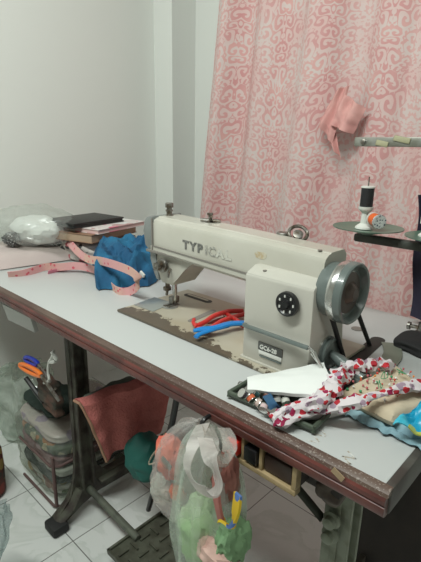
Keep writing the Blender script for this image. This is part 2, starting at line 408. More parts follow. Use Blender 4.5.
# left leg
def leg(X, mat_):
    bm = bmesh.new()
    prof = [(.645, .70), (.595, .70), (.59, .30), (.585, .17), (.565, .085), (.515, .035), (.485, .022), (.485, .0), (.53, .0), (.60, .035), (.66, .055), (1.06, .05), (1.075, 0), (1.11, 0), (1.11, .07), (1.08, .095), (.70, .105), (.66, .15), (.645, .30)]
    prism(bm, [(X-.006, y, z) for y, z in prof], (.012, 0, 0), .002)
    # flanges of the channel
    for y in (.60, .638): bx(bm, (X-.024, y-.004, .10), (X+.024, y+.004, .70), .002)
    bx(bm, (X-.03, .66, .093), (X+.03, 1.09, .101), .002)
    tube(bm, [(X, .59, .11), (X, .560, .06), (X, .51, .024)], lambda t: .03, 10, flat=.35)
    return obj('leg', bm, mat_, tb)
lg = leg(-1.125, pm('dirty_cast_iron', (.075, .075, .055), .55, .1, col2=(.04, .03, .025), scale=25, bump=.15))
obj('rubber_foot', box((-1.15, .480, 0), (-1.085, .535, .034), .010), M_rub, lg)
lg2 = leg(-.265, M_greenL)
obj('rubber_foot', box((-.295, .480, 0), (-.235, .535, .034), .010), M_rub, lg2)
# bolts and slotted bracket on right leg
for z in (.565, .535):
    obj('bolt', lathe(bmesh.new(), [(0, .015), (-.004, .015), (-.006, .010), (-.016, .010), (-.018, .006), (-.018, 0)], 'Y', (-.268, .586, z), 16), M_greenL, lg2)
bm = bmesh.new(); p0 = at(289, 478, y=.565); p1 = at(322, 518, y=.580)
tube(bm, [p0, p1], .011, 8, flat=.3)
obj('brace', bm, M_green, tb)
bm = bmesh.new(); tube(bm, [p0.lerp(p1, .25)+V((0, -.005, 0)), p0.lerp(p1, .85)+V((0, -.005, 0))], .003, 6)
obj('brace_slot', bm, M_chrome, tb)
obj('mount_block', box((-.345, .53, .655), (-.235, .60, .699), .006), M_wood, tb)
obj('mount_block', cushion((-.272, .530, .635), (-.238, .57, .695), .008, 5), pm('grubby_metal', (.10, .075, .055), .6, col2=(.05, .03, .025), scale=40), tb)
# cross rails
obj('cross_rail', box((-1.12, 1.0, .25), (-.265, 1.03, .31), .004), M_green, tb)
obj('treadle_rod', tube(bmesh.new(), [(-1.115, .625, .085), (-.86, .625, .066)], .011, 14), M_green, tb)
# treadle
tr = bmesh.new(); bx(tr, (-.905, .545, .070), (-.56, .745, .080), .003)
for (x0, x1, y0, y1) in [(-.905, -.56, .545, .552), (-.905, -.56, .738, .745), (-.905, -.898, .545, .745), (-.567, -.56, .545, .745)]:
    bx(tr, (x0, y0, .078), (x1, y1, .088), .001)
k = 0
for i in range(8):
    for j in range(5):
        x = -.880+i*.042; y = .568+j*.037
        if (i+j) % 2: bx(tr, (x, y, .079), (x+.034, y+.006, .086))
        else: bx(tr, (x+.012, y-.010, .079), (x+.018, y+.022, .086))
for v in tr.verts: v.co += V((.012, -.004, -.020))
td = obj('treadle', tr, pm('worn_treadle_iron', (.11, .115, .085), .5, .2, col2=(.07, .07, .05), scale=30), tb)
obj('pitman_rod', tube(bmesh.new(), [(-.70, .66, .70), (-.735, .65, .50), (-.905, .70, .09)], .008, 10), M_black, tb)
# switch box
sb = obj('switch_box', box((-.425, .505, .664), (-.288, .60, .702), .002), M_wood, tb)
fr = bmesh.new()
bx(fr, (-.427, .490, .658), (-.286, .505, .667), .001); bx(fr, (-.427, .491, .667), (-.421, .505, .706), .001); bx(fr, (-.294, .491, .667), (-.286, .505, .706), .001)
for x in (-.388, -.352): bx(fr, (x-.003, .492, .667), (x+.003, .505, .706), .001)
obj('switch_frame', fr, M_boxw, sb)
obj('red_button', box((-.417, .481, .672), (-.393, .507, .698), .004), pm('red_plastic', (.70, .025, .015), .35), sb)
obj('black_button', box((-.383, .487, .672), (-.357, .507, .698), .003), M_black, sb)
obj('socket', box((-.347, .495, .670), (-.297, .507, .698), .002), pm('brown_bakelite', (.05, .03, .025), .4), sb)
hk = obj('hook', tube(bmesh.new(), [(-.452, .487, .722), (-.452, .470, .722), (-.452, .462, .712), (-.452, .466, .702)], .004, 8, sm=True), M_black, tb)
# oval cap, belt slot, decals on tabletop
cap = at(357, 329, z=T)
obj('hole_cap', lathe(bmesh.new(), [(0, .013), (.0015, .013), (.002, .011), (.0012, 0)], 'Z', (cap.x, cap.y, T)), M_lip, tb)
s0, s1 = at(349, 366, z=T), at(378, 340, z=T); dsl = (s1-s0).normalized(); nsl = V((dsl.y, -dsl.x, 0))
poly = []
for cen, sg in ((s0, -1), (s1, 1)):
    for q in range(9):
        a_ = pi*q/8
        poly.append(cen+(nsl*cos(a_)*sg*-1+dsl*sin(a_)*sg)*.015 if sg == 1 else cen+(nsl*cos(a_)-dsl*sin(a_))*.015)
sl = bmesh.new(); prism(sl, [(p.x, p.y, T+.0002) for p in poly], (0, 0, .0012)); obj('belt_slot', sl, M_dark, tb)
wt = pm('rubbed_stamp', (.40, .35, .29), .7, col2=(.62, .62, .6), scale=160, lo=.42, hi=.55)
for px, py, w, dd in ((318, 437, .016, .030), (348, 459, .018, .022)):
    p = at(px, py, z=T); 
    bm = bmesh.new()
    for q in range(4): yq = p.y-dd/2+dd*q/3; bx(bm, (p.x-w/2, yq-.0012, T+.0001), (p.x+w/2, yq+.0012, T+.0005), 0, Matrix.Rotation((-1)**q*.45, 4, 'Z'))
    obj('rubbed_mark', bm, wt, tb)
p = at(338, 474, y=.481); obj('tape_scrap', box((p.x-.009, .4798, p.z-.005), (p.x+.009, .4812, p.z+.004), 0, Matrix.Rotation(.45, 4, 'Y')), pm('old_tape', (.35, .25, .15), .6), tb)
# ================================================================= SEWING MACHINE
mc = thing('sewing_machine', 'cream industrial straight-stitch sewing machine with grey handwheel set in the table', 'sewing machine', (-.63, .74, T))
M_bed = bed_mat()
ZB = .7572
obj('bed', prism(bmesh.new(), [(-.905, .618, T+.0003), (-.365, .618, T+.0003), (-.365, .862, T+.0003), (-.905, .862, T+.0003)], (0, 0, .0069), .002), M_bed, mc)
# arm (tapered in plan), front face .69 -> .662
def yf(x): return .692-(x+.86)/.49*.030
def yb(x): return .785-(x+.86)/.49*.045
bm = bmesh.new()
xs = [-.858, -.84, -.76, -.70, -.60, -.50, -.40, -.368]
def zu(x): return .900 if x < -.80 else .900-(x+.80)/.43*.006
def sect(x):
    a_, b2 = yf(x), yb(x); zt = .985 if x < -.60 else .985-(x+.6)*.02
    zl = zu(x)
    return [(x, a_+.004, zl), (x, a_, zl+.006), (x, a_, zl+.016), (x, a_+.003, zl+.018), (x, a_+.003, zt-.014), (x, a_+.007, zt-.006), (x, a_+.016, zt-.001), (x, a_+.022, zt+.000), (x, a_+.024, zt+.002), (x, b2-.010, zt+.002), (x, b2, zt-.008), (x, b2, zl+.004), (x, b2-.004, zl)]
rings = [[bm.verts.new(p) for p in sect(x)] for x in xs]
for a_, b2 in zip(rings, rings[1:]):
    n = len(a_)
    for k in range(n): bm.faces.new((a_[k], b2[k], b2[(k+1) % n], a_[(k+1) % n]))
bm.faces.new(rings[0]); bm.faces.new(rings[-1][::-1])
arm = obj('arm', bm, M_cream, mc, 28)
# groove under the arm front
bm = bmesh.new(); bx(bm, (-.85, 0, 0), (-.515, .001, .0035))
for v in bm.verts: v.co.y = v.co.y+yf(v.co.x)-.0012; v.co.z += zu(v.co.x)+.016
obj('groove', bm, M_lip, mc)
# head below the arm with the curved throat
bm = bmesh.new()
pr = [(-.845, .902), (-.852, .885), (-.846, .86), (-.836, .832), (-.828, .826), (-.790, .826), (-.784, .830), (-.775, .850), (-.755, .872), (-.730, .888), (-.700, .902)]
prism(bm, [(x, .702, z) for x, z in pr], (0, .076, 0), .004)
obj('needle_housing', bm, M_cream, mc)
# face plate
bm = bmesh.new()
pr = [(-.872, .905), (-.884, .915), (-.886, .95), (-.884, .975), (-.874, .986), (-.852, .989), (-.852, .902)]
prism(bm, [(x, .6935, z) for x, z in pr], (0, .097, 0), .004)
fp = obj('face_plate', bm, M_greyL, mc)
bm = bmesh.new(); pr = [(-.872, .905), (-.871, .88), (-.857, .845), (-.848, .832), (-.838, .83), (-.845, .87), (-.85, .905)]
prism(bm, [(x, .700, z) for x, z in pr], (0, .08, 0), .002); obj('face_plate_lower', bm, M_greyL, mc)
obj('face_screw', tube(bmesh.new(), [(-.8505, .691, .904), (-.8505, .691, .984)], .0022, 8), M_lip, mc)
obj('lip_line', box((-.872, .688, .9005), (-.775, .694, .907), .001), M_lip, mc)
# top screw post, thread guides
obj('presser_regulator', lathe(bmesh.new(), [(0, .010), (.004, .010), (.005, .007), (.012, .007), (.013, .009), (.017, .009), (.018, .0065), (.022, .0065), (.023, .010), (.032, .010), (.034, .008), (.034, 0)], 'Z', (-.845, .742, .984), 20), M_steel, mc)
bm = bmesh.new(); gx = at(210, 224, y=.742).x
lathe(bm, [(0, .012), (.004, .012), (.005, .004), (.018, .004), (.020, .007), (.024, .007), (.024, 0)], 'Z', (gx, .742, .984), 16)
tube(bm, [(gx-.018, .73, .992), (gx+.02, .755, .990)], .004, 8); tube(bm, [(gx, .742, .99), (gx+.016, .73, 1.003)], .003, 8)
obj('thread_guide', bm, M_steel, mc)
p = at(283, 241, y=.755)
obj('oil_knob', lathe(bmesh.new(), [(0, .014), (.006, .014), (.008, .012), (.008, 0)], 'Z', (p.x, .755, .981), 24), M_steel, mc)
p = at(302, 237, y=.775); bm = bmesh.new(); axd = V((.45, -.55, .75))
tube(bm, [V((p.x, .760, .990))+frame_of(axd)[0]*.018*cos(2*pi*q/28)+frame_of(axd)[1]*.018*sin(2*pi*q/28) for q in range(29)], .0036, 8)
lathe(bm, [(-.004, .0), (-.004, .010), (.002, .010), (.003, .006), (.003, 0)], axd, (p.x, .760, .988), 24)
obj('winding_ring', bm, M_steel, mc)
# column
bm = bmesh.new(); pr = [(.636, ZB), (.636, .926), (.641, .930), (.664, .940), (.738, .940), (.75, .80), (.77, ZB)]
prism(bm, [(-.513, y, z) for y, z in pr], (.147, 0, 0), .004); col_ = obj('column', bm, M_creamD, mc, 28)
bm = bmesh.new(); bx(bm, (-.517, .633, ZB-.002), (-.38, .78, ZB+.004), .002); obj('column_base', bm, M_cream, mc)
# tan paint damage, screws
M_tan = pm('lifted_paint', (.48, .38, .24), .7, col2=(.56, .52, .42), scale=110, lo=.45, hi=.6)
p = at(259, 256, y=.668); 
bm = bmesh.new(); pts = []
for q in range(18):
    a_ = 2*pi*q/18; rr = 1+.35*noise.noise(V((cos(a_)*2, sin(a_)*2, 1)))
    pts.append((p.x+.015*rr*cos(a_), .6675, p.z+.007*rr*sin(a_)))
prism(bm, [(a_, yf(a_)+.0026, c_) for a_, b_, c_ in pts], (0, .002, 0)); obj('paint_chip', bm, M_tan, mc)
for px, py in ((266, 270), (318, 256)):
    p = at(px, py, y=.655 if px < 300 else .68)
    obj('screw', lathe(bmesh.new(), [(0, .004), (.0015, .004), (.002, 0)], 'Z', (p.x, .652 if px < 300 else .685, .9345 if px < 300 else .9825), 12), M_lip, mc)
# stitch dial
dl = obj('stitch_dial', lathe(bmesh.new(), [(.0, .010), (-.004, .010), (-.004, .0215), (-.007, .0225), (-.013, .0215), (-.014, .018), (-.012, .016), (-.012, .008), (-.017, .006), (-.017, 0)], 'Y', (-.411, .636, .894), 40), M_black, mc)
for q in range(7):
    a_ = 2*pi*q/7; x, z = -.411+.0145*cos(a_), .894+.0145*sin(a_)
    obj('dial_mark', box((x-.0013, .6225, z-.0022), (x+.0013, .6245, z+.0022), 0), M_white, dl)
# reverse lever + knee rod
obj('feed_lever', tube(bmesh.new(), [(-.505, .632, .828), (-.503, .626, .829), (-.37, .622, .830), (-.362, .624, .829)], .0055, 10, flat=.7), M_grey, mc)
bm = bmesh.new(); tube(bm, [(-.362, .624, .831), (-.350, .622, .827), (-.318, .634, .770)], .0028, 8); tube(bm, [(-.360, .632, .818), (-.336, .640, .790)], .002, 6)
obj('lever_rod', bm, M_chrome, mc)
# badge
bg = obj('badge', box((-.474, .6335, .787), (-.419, .6365, .803), .001), pm('badge_black', (.09, .09, .085), .4), mc)
obj('badge_strip', box((-.472, .6338, .7785), (-.420, .6365, .7862), .0005), M_white, mc)
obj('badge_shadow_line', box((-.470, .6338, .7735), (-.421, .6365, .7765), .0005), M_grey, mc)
text('badge_text', 'GC6-28', .0118, M_white, (-.469, .6330, .7905), (1, 0, 0), (0, 0, 1), mc, off=.0003)
# lettering
M_let = pm('worn_lettering', (.13, .13, .12), .5, col2=(.20, .195, .18), scale=160, lo=.45, hi=.6)
M_let2 = pm('faded_lettering', (.50, .49, .44), .5, col2=(.58, .57, .50), scale=160, lo=.35, hi=.6)
M_let15 = pm('rubbed_lettering', (.28, .275, .25), .5, col2=(.48, .46, .40), scale=160, lo=.45, hi=.6)
for k, (ch, m_) in enumerate(zip('TYPICAL', (M_let, M_let, M_let, M_let15, M_let15, M_let2, M_let2))):
    x = -.737+(0, .0245, .049, .0735, .0845, .1090, .1355)[k]
    text('lettering', ch, .0265, m_, (x, yf(x)+.0022, .9305), (1, -.061, 0), (0, 0, 1), mc, off=.0011, xs=1.25)
# tension assembly
tn = bmesh.new(); p = (-.815, .702, .874)
lathe(tn, [(0, .006), (-.006, .006), (-.006, .016), (-.008, .017), (-.010, .013), (-.012, .017), (-.014, .016), (-.016, .007), (-.022, .007), (-.023, .010), (-.032, .010), (-.033, .004), (-.036, .004), (-.036, 0)], 'Y', p, 28)
tube(tn, [(-.845, .700, .872), (-.835, .692, .876), (-.83, .69, .866)], .003, 8, sm=True); obj('tension_dial', tn, M_steel, mc)
obj('thread_hook', tube(bmesh.new(), [(-.795, .70, .868), (-.790, .69, .86), (-.792, .69, .85)], .003, 8), M_steel, mc)
# needle bar, presser bar, foot
bm = bmesh.new(); tube(bm, [(-.826, .742, .83), (-.826, .742, .79)], .0065, 12); tube(bm, [(-.826, .742, .79), (-.826, .742, .772)], .0045, 10); tube(bm, [(-.826, .742, .772), (-.826, .742, .758)], .001, 6)
obj('needle_bar', bm, M_chrome, mc)
bm = bmesh.new(); tube(bm, [(-.846, .735, .832), (-.846, .735, .80)], .006, 12); bx(bm, (-.853, .725, .795), (-.838, .742, .806), .002); tube(bm, [(-.846, .735, .80), (-.850, .735, .782)], .0035, 10)
obj('presser_bar', bm, M_steel, mc)
bm = bmesh.new(); bx(bm, (-.842, .734, .762), (-.826, .758, .78), .002); bx(bm, (-.843, .716, ZB+.001), (-.833, .752, ZB+.004), .001); bx(bm, (-.829, .716, ZB+.001), (-.820, .752, ZB+.004), .001); bx(bm, (-.834, .742, ZB+.001), (-.829, .75, ZB+.012), .001)
obj('presser_foot', bm, M_steel, mc)
p = at(170, 306.5, z=ZB)
obj('needle_plate', lathe(bmesh.new(), [(0, .021), (.0012, .021), (.0016, .019), (.0012, .0)], 'Z', (p.x, p.y, ZB), 32), pm('plate_steel', (.42, .42, .40), .3, .7), mc)
q4 = [at(*c, z=ZB) for c in ((134, 305), (154.5, 297.5), (173, 303), (153, 312))]
obj('slide_plate', prism(bmesh.new(), q4, (0, 0, .0014), .0004), pm('slide_steel', (.42, .44, .43), .28, .6), mc)
# slots
def slot(name, a_, b2, w, m, z=ZB):
    bm = bmesh.new(); d = (b2-a_).normalized(); n = V((-d.y, d.x, 0)); L = []
    for cen, ph in ((b2, 0), (a_, pi)):
        for q in range(9):
            an = ph-pi/2+pi*q/8; L.append(cen+(d*cos(an)+n*sin(an))*w)
    prism(bm, [(v.x, v.y, z) for v in L], (0, 0, .0008)); return obj(name, bm, m, mc)
slot('bed_slot', at(188, 295, z=ZB), at(208, 301.5, z=ZB), .011, M_dark)
slot('bed_slot', at(189, 294.6, z=ZB+.001), at(207, 300.4, z=ZB+.001), .004, M_bed, ZB+.001)
slot('bed_slot', at(191, 321, z=ZB), at(213, 311, z=ZB), .008, M_lip)
slot('oil_hole', at(271, 310, z=ZB), at(276, 311, z=ZB), .006, M_lip) if False else None
slot('bed_seam', at(232, 310, z=ZB)+V((0, 0, 0)), at(236, 311, z=ZB), .003, M_lip)
# handwheel
WY, WZ = .690, .919
obj('wheel_cover', lathe(bmesh.new(), [(-0.3720, .036), (-0.3710, .045), (-0.3660, .0475), (-0.3500, .0475), (-0.3470, .045), (-0.3470, 0)], 'X', (0, WY, WZ), 48), M_grey, mc)
obj('belt_groove', lathe(bmesh.new(), [(-0.3560, .0), (-0.3560, .040), (-0.3530, .037), (-0.3470, .037), (-0.3440, .040), (-0.3440, 0)], 'X', (0, WY, WZ), 40), M_black, mc)
wh = obj('handwheel', lathe(bmesh.new(), [(-0.3500, .02), (-0.3500, .049), (-0.3470, .0515), (-0.3460, .0515)], 'X', (0, WY, WZ), 56), M_grey, mc)
obj('wheel_rim', lathe(bmesh.new(), [(-0.3475, .045), (-0.3470, .0525), (-0.3440, .0535), (-0.3340, .0535), (-0.3325, .0525), (-0.3325, .046)], 'X', (0, WY, WZ), 56), M_chrome, mc)
obj('wheel_face', lathe(bmesh.new(), [(-0.3450, .03), (-0.3340, .0535), (-0.3220, .0530), (-0.3195, .0510), (-0.3205, .0470), (-0.3320, .0430), (-0.3340, .020), (-0.3310, .0185), (-0.3230, .012), (-0.3230, 0)], 'X', (0, WY, WZ), 56), M_grey, mc)
obj('wheel_hub', lathe(bmesh.new(), [(-0.3330, .036), (-0.3305, .036), (-0.3295, .020), (-0.3220, .014), (-0.3190, .010), (-0.3190, 0)], 'X', (0, WY, WZ), 40), pm('hub_brown', (.10, .075, .065), .35, .5), mc)
# column side rail behind wheel
# belt
bm = bmesh.new()
e0, e1 = V((-.352, .755, T)), V((-.366, .885, T)); t0 = V((-.350, WY-.031, WZ-.022)); t1 = V((-.350, WY+.036, WZ-.005))
pa = [e0, t0]
for q in range(1, 16):
    a_ = pi*1.20-q*(pi*1.20+.12)/16; pa.append(V((-.350, WY+.0385*cos(a_), WZ+.0385*sin(a_))))
pa += [t1, e1]; tube(bm, pa, .0045, 8); obj('belt', bm, M_rub, mc)
# bobbin winder
bw = thing('bobbin_winder', 'small bobbin winder with ribbed pulley on the table under the handwheel', 'bobbin winder', (-.33, .69, T))
bx_ = box((-.345, .665, T), (-.285, .715, T+.030), .006); obj('base', bx_, M_grey, bw)
obj('pulley', lathe(bmesh.new(), [(-.362, .012), (-.362, .030), (-.359, .031), (-.356, .027), (-.353, .030), (-.349, .031), (-.348, .026), (-.351, .022), (-.351, .0)], 'X', (-.004, .695, .797), 40), M_grey, bw)
obj('pulley_rim', lathe(bmesh.new(), [(-.3625, .026), (-.3625, .0315), (-.3595, .0315), (-.3595, .026)], 'X', (-.004, .695, .797), 40), M_chrome, bw)
obj('spindle', tube(bmesh.new(), [(-.356, .695, .797), (-.335, .692, .792), (-.285, .682, .778)], lambda t: .008 if t < .3 else .0105, 14), M_grey, bw)
# ================================================================= THREAD STAND
M_stand = pm('stand_grey_metal', (.13, .15, .13), .4, .4)
M_tray = pm('green_tray', (.12, .20, .15), .35, .2)
SX, SY = -.305, 1.02
ts = thing('thread_stand', 'metal thread stand with green spool trays at the right rear of the table', 'thread stand', (SX, SY, T))
obj('post', tube(bmesh.new(), [(SX, SY, T), (SX, SY, 1.22)], .006, 12), M_stand, ts)
bm = bmesh.new(); bx(bm, (SX-.02, SY-.02, T), (SX+.02, SY+.02, T+.006), .002); tube(bm, [(SX, SY, T), (SX, SY, T+.03)], .012, 12); tube(bm, [(SX-.03, SY-.005, T+.018), (SX, SY, T+.018)], .0045, 8); lathe(bm, [(0, .009), (.006, .009), (.006, 0)], 'X', (SX-.033, SY-.005, T+.018), 12)
obj('clamp', bm, M_steel, ts)
obj('lower_arm', box((-.488, 1.005, .941), (-.255, 1.028, .960), .005), M_black if False else pm('arm_dark', (.07, .075, .065), .5), ts)
ua = obj('upper_arm', box((-.510, 1.006, 1.157), (-.255, 1.012, 1.177), .002), pm('zinc_strip', (.33, .33, .30), .4, .5, col2=(.24, .24, .2), scale=40), ts)
p = at(362, 145, y=1.0)
obj('arm_bolt', lathe(bmesh.new(), [(0, .006), (-.004, .006), (-.005, .004), (-.005, 0)], 'Y', (p.x, 1.006, 1.167), 14), M_steel, ts)
for px, py, w in ((381, 143, .014), (401, 139, .018)):
    p = at(px, py, y=1.0); obj('tape_scrap', box((p.x-w, 1.0035, p.z-.007), (p.x+w, 1.0065, p.z+.005), .002, Matrix.Rotation(.2, 4, 'Y')), pm('yellowed_tape', (.40, .38, .24), .6), ts)
for cx in (-.452, -.285):
    tr_ = obj('spool_tray', lathe(bmesh.new(), [(-.012, .012), (-.010, .016), (.0, .055), (.004, .078), (.006, .078), (.003, .055), (-.001, .018), (-.001, 0)], 'Z', (cx, 1.0, .975), 44), M_tray, ts)
pinx = -.462
obj('spool_pin', tube(bmesh.new(), [(pinx, 1.0, .97), (pinx, 1.0, 1.092)], .0016, 8), M_steel, ts)
obj('spool_pin', tube(bmesh.new(), [(-.322, 1.0, .97), (-.322, 1.0, 1.075)], .0022, 8), M_steel, ts)
# spools
s_ = thing('thread_spool', 'spool of black thread standing on a white cone on the green tray', 'thread spool', (pinx, 1.0, .976), 'thread spools on the stand')
obj('spool_cone', lathe(bmesh.new(), [(0, .004), (0, .020), (.004, .019), (.012, .009), (.036, .008), (.042, .015), (.045, .0165), (.050, .0165), (.050, 0)], 'Z', (pinx, 1.0, .976), 28), M_white, s_)
obj('thread', lathe(bmesh.new(), [(0, .008), (0, .0142), (.042, .0142), (.042, .008)], 'Z', (pinx, 1.0, 1.026), 28), pm('black_thread', (.012, .012, .015), .55, bump=.3, bscale=400), s_)
obj('top_flange', lathe(bmesh.new(), [(0, .006), (0, .0158), (.003, .0158), (.004, .013), (.004, 0)], 'Z', (pinx, 1.0, 1.068), 28), M_white, s_)
s_ = thing('thread_spool', 'orange thread spool lying on its side on the green tray', 'thread spool', (-.43, .985, .98), 'thread spools on the stand')
oc = at(376, 215, y=.985); od = V((.75, -.65, -.05)).normalized(); oc = V((oc.x+.002, oc.y, 1.000))
obj('thread', lathe(bmesh.new(), [(-.014, .006), (-.014, .0135), (.014, .0135), (.014, .006)], od, oc, 28), pm('orange_thread', (.75, .13, .025), .5), s_)
obj('spool_core', lathe(bmesh.new(), [(.013, .005), (.013, .0155), (.017, .0155), (.0175, .013), (.016, .005), (.016, 0)], od, oc, 28), spots('spool_label', (.6, .6, .58), [(.08, .09, .12), (.5, .5, .5)], 260, .5), s_)
obj('spool_core', lathe(bmesh.new(), [(-.017, .004), (-.017, .0155), (-.013, .0155), (-.013, .004)], od, oc, 28), M_white, s_)
s_ = thing('thread_spool', 'white thread spool on the right-hand green tray by the post', 'thread spool', (-.322, 1.0, .976), 'thread spools on the stand')
obj('thread', lathe(bmesh.new(), [(0, .008), (0, .016), (.045, .0155), (.050, .013), (.050, 0)], 'Z', (-.322, 1.0, 1.004), 28), pm('white_thread', (.68, .66, .64), .6), s_)
obj('spool_core', lathe(bmesh.new(), [(0, .004), (0, .017), (.004, .017), (.01, .010), (.028, .010), (.028, .004)], 'Z', (-.322, 1.0, .976), 24), M_white, s_)
# dark cloth hanging at the stand
def dcl(u, v):
    a_ = at(407+14*(1-v)*.75, 195+122*v, y=1.06); return (a_.x+u*(.05+.16*v)+.004*sin(v*9), 1.065+.012*sin(u*9+v*2), a_.z)
single('hanging_cloth', grid(bmesh.new(), 20, 24, dcl, .003), pm('navy_cloth', (.022, .018, .04), .85), 'dark navy cloth hanging behind the thread stand at the right', 'cloth')
# pink thread cone
single('thread_cone', lathe(bmesh.new(), [(0, .013), (.004, .014), (.05, .008), (.05, 0)], 'Z', (-.285, .992, T+.006), 20), pm('hot_pink', (.8, .25, .42), .6), 'small pink thread cone at the foot of the stand post', 'thread cone')
# black pouch and curved pattern strip
pb = cushion((-.325, .895, T), (-.19, .995, T+.022), .008, 8, rotz=-.15)
single('black_pouch', pb, pm('black_cloth', (.012, .012, .013), .8), 'slack black cloth pouch lying at the foot of the thread stand', 'pouch')
cp = smooth_path([at(390, 343, z=T+.004), at(393, 353, z=T+.004), at(386, 364, z=T+.004), at(366, 374, z=T+.004)], 8)
single('pattern_curve', ribbon(bmesh.new(), cp[::4]+[cp[-1]], [V((.6, .5, .0))]*len(cp[::4]+[cp[-1]]), .036, .001, 4), pm('olive_card', (.20, .21, .17), .5), 'curved olive-grey card strip between black pouch and pincushion', 'strip')
# ================================================================= ON THE TABLE, LEFT
def book(name, px, py, z0, h, size, rz, cover, page, label, group=None):
    cx_, cy_ = px, py; R = Matrix.Rotation(rz, 4, 'Z'); t = thing(name, label, 'book', (cx_, cy_, z0), group)
    def rb(lo, hi, bev=0):
        bm = bmesh.new(); bx(bm, lo, hi, bev); bm.transform(Matrix.Translation((cx_, cy_, z0)) @ R); return bm
    w, d = size[0]/2, size[1]/2
    c = rb((-w, -d, 0), (w, d, .0018), .0005); bx2 = bmesh.new(); 
    bx(bx2, (-w, -d, 0), (w, d, .0016)); bx(bx2, (-w, -d, h-.0016), (w, d, h)); bx(bx2, (-w, -d, 0), (-w+.002, d, h)); bx2.transform(Matrix.Translation((cx_, cy_, z0)) @ R); c.free()
    obj('cover', bx2, cover, t)
    obj('pages', rb((-w+.003, -d+.003, .0016), (w-.003, d-.003, h-.0016)), page, t); return t
M_page = pm('page_edges', (.55, .50, .40), .8)
bxk = -1.465; byk = .915
cloth_b = cushion((-1.62, .80, T), (-1.36, 1.05, .826), .010, 2, rotz=.2)
single('folded_fabric', cloth_b, spots('patterned_remnant', (.50, .46, .43), [(.05, .05, .05), (.45, .12, .14), (.6, .55, .5)], 45, .45), 'black and white patterned folded cloth under the stack of books', 'fabric')
book('book', bxk, byk, .829, .029, (.20, .26), .30, pm('brown_cover', (.30, .17, .11), .6), pm('tan_page_edges', (.42, .30, .21), .8), 'thick brown-edged book at the bottom of the stack', 'books stacked by the wall')
book('book', bxk+.02, byk+.03, .8585, .015, (.19, .25), .22, spots('magazine_cover', (.66, .60, .58), [(.6, .15, .22), (.7, .7, .68), (.5, .3, .3)], 14, .45), pm('pink_page_edges', (.68, .48, .46), .7), 'white and pink magazine in the middle of the stack', 'books stacked by the wall')
wl = thing('wallet', 'black leather notebook wallet on top of the stack of books', 'wallet', (bxk-.02, byk-.03, .8740))
R = Matrix.Translation((bxk-.025, byk-.02, .8740)) @ Matrix.Rotation(.12, 4, 'Z')
M_leather = pm('black_leather', (.014, .013, .013), .45, bump=.2, bscale=300)
for z0, z1, nm in ((0, .0055, 'lower_cover'), (.0115, .018, 'upper_cover')):
    bm = box((-.085, -.115, z0), (.085, .115, z1), .0025); bm.transform(R); obj(nm, bm, M_leather, wl)
bm = box((-.080, -.110, .0055), (.082, .110, .0115)); bm.transform(R); obj('lining', bm, pm('dark_lining', (.03, .03, .028), .7), wl)
# blue cloth
M_blue = pm('blue_jersey', (.016, .14, .27), .85, col2=(.010, .08, .18), scale=12, bump=.2, bscale=30)
def heap(px0, fn=None): pass
A0, A1, A2, A3 = at(99, 291, z=T), at(149, 287, z=T), V((-1.15, 1.08, T)), V((-1.40, .86, T))
def bluef(u, v):
    p = A0.lerp(A1, u).lerp(A3.lerp(A2, u), v)
    e = max(0, min(u*1.0, 1-u, v*.9, (1-v))*2); h = .112*min(1, e*3.2)**.5*(.62+.38*min(1, v*1.8))
    q = u*5+v*9+1.6*noise.noise(V((u*2.2, v*2.2, 7)))
    w = -.020*abs(sin(q))**.45+.020+.016*noise.noise(V((u*4, v*9, 4)))+.006*sin(u*22-v*11)-.010*abs(sin(u*13-v*6+2*noise.noise(V((u*5,v*3,1)))))**.4+.008*noise.noise(V((u*14, v*16, 4)))
    p.z = T+.003+max(0, h+(w-.012)*min(1, e*5))
    p.x += .012*noise.noise(V((u*5, v*5, 9)))-.02*min(1, e*3)*(1-v); p.y += .012*noise.noise(V((u*5, v*6, 2)))-.02*min(1, e*3)*(1-v)
    return p
bl = thing('blue_cloth', 'crumpled royal blue garment heaped beside the machine head', 'cloth', (A0+A2)/2)
obj('fabric', grid(bmesh.new(), 70, 60, bluef, .003), M_blue, bl)
p = at(143, 274, y=.80); obj('care_label', box((p.x-.010, p.y-.006, p.z-.006), (p.x+.010, p.y+.000, p.z+.006), .001, Matrix.Rotation(.5, 4, 'Y')), M_white, bl)
# tape measure
def tape_mat():
    m, t, b = nt('printed_tape'); b.inputs['Roughness'].default_value = .5
    tc = N(t, 'ShaderNodeTexCoord'); v = N(t, 'ShaderNodeTexVoronoi', _Scale=58); t.links.new(tc.outputs['Object'], v.inputs['Vector'])
    n = N(t, 'ShaderNodeTexNoise', _Scale=7, _Detail=1); t.links.new(tc.outputs['Object'], n.inputs['Vector'])
    f = mth(t, 'LESS_THAN', v.outputs['Distance'], .25)
    base = ramp(t, n.outputs[0], [(.42, (.66, .42, .34)), (.55, (.70, .36, .36))])
    t.links.new(mixc(t, f, base, (.62, .09, .13)), b.inputs['Base Color']); return m
M_tape = tape_mat()
tp = thing('tape_measure', 'pink tape measure looped over the blue cloth and white tabletop', 'tape measure', at(90, 275, z=T))
U = V((0, 0, 1))
pts = [at(69, 242, y=.80), at(78, 252, y=.77), at(88, 259, y=.73), at(101, 261, y=.715), at(118, 266, y=.70), at(133, 273, y=.69), at(139, 283, y=.70), at(130, 291, z=T+.013), at(118, 291, z=T+.010), at(109, 283, z=T+.012), at(103, 272, y=.76), at(94, 263, y=.79)]
ups = [V((.7, .3, .6)), V((.5, .3, .8)), V((.2, .1, 1)), V((0, 0, 1)), V((0, 0, 1)), V((0, 0, 1)), V((0, 0, 1)), V((-.1, 0, 1)), V((-.2, 0, 1)), V((-.3, 0, 1)), V((-.3, 0, 1)), V((-.3, 0, 1))]
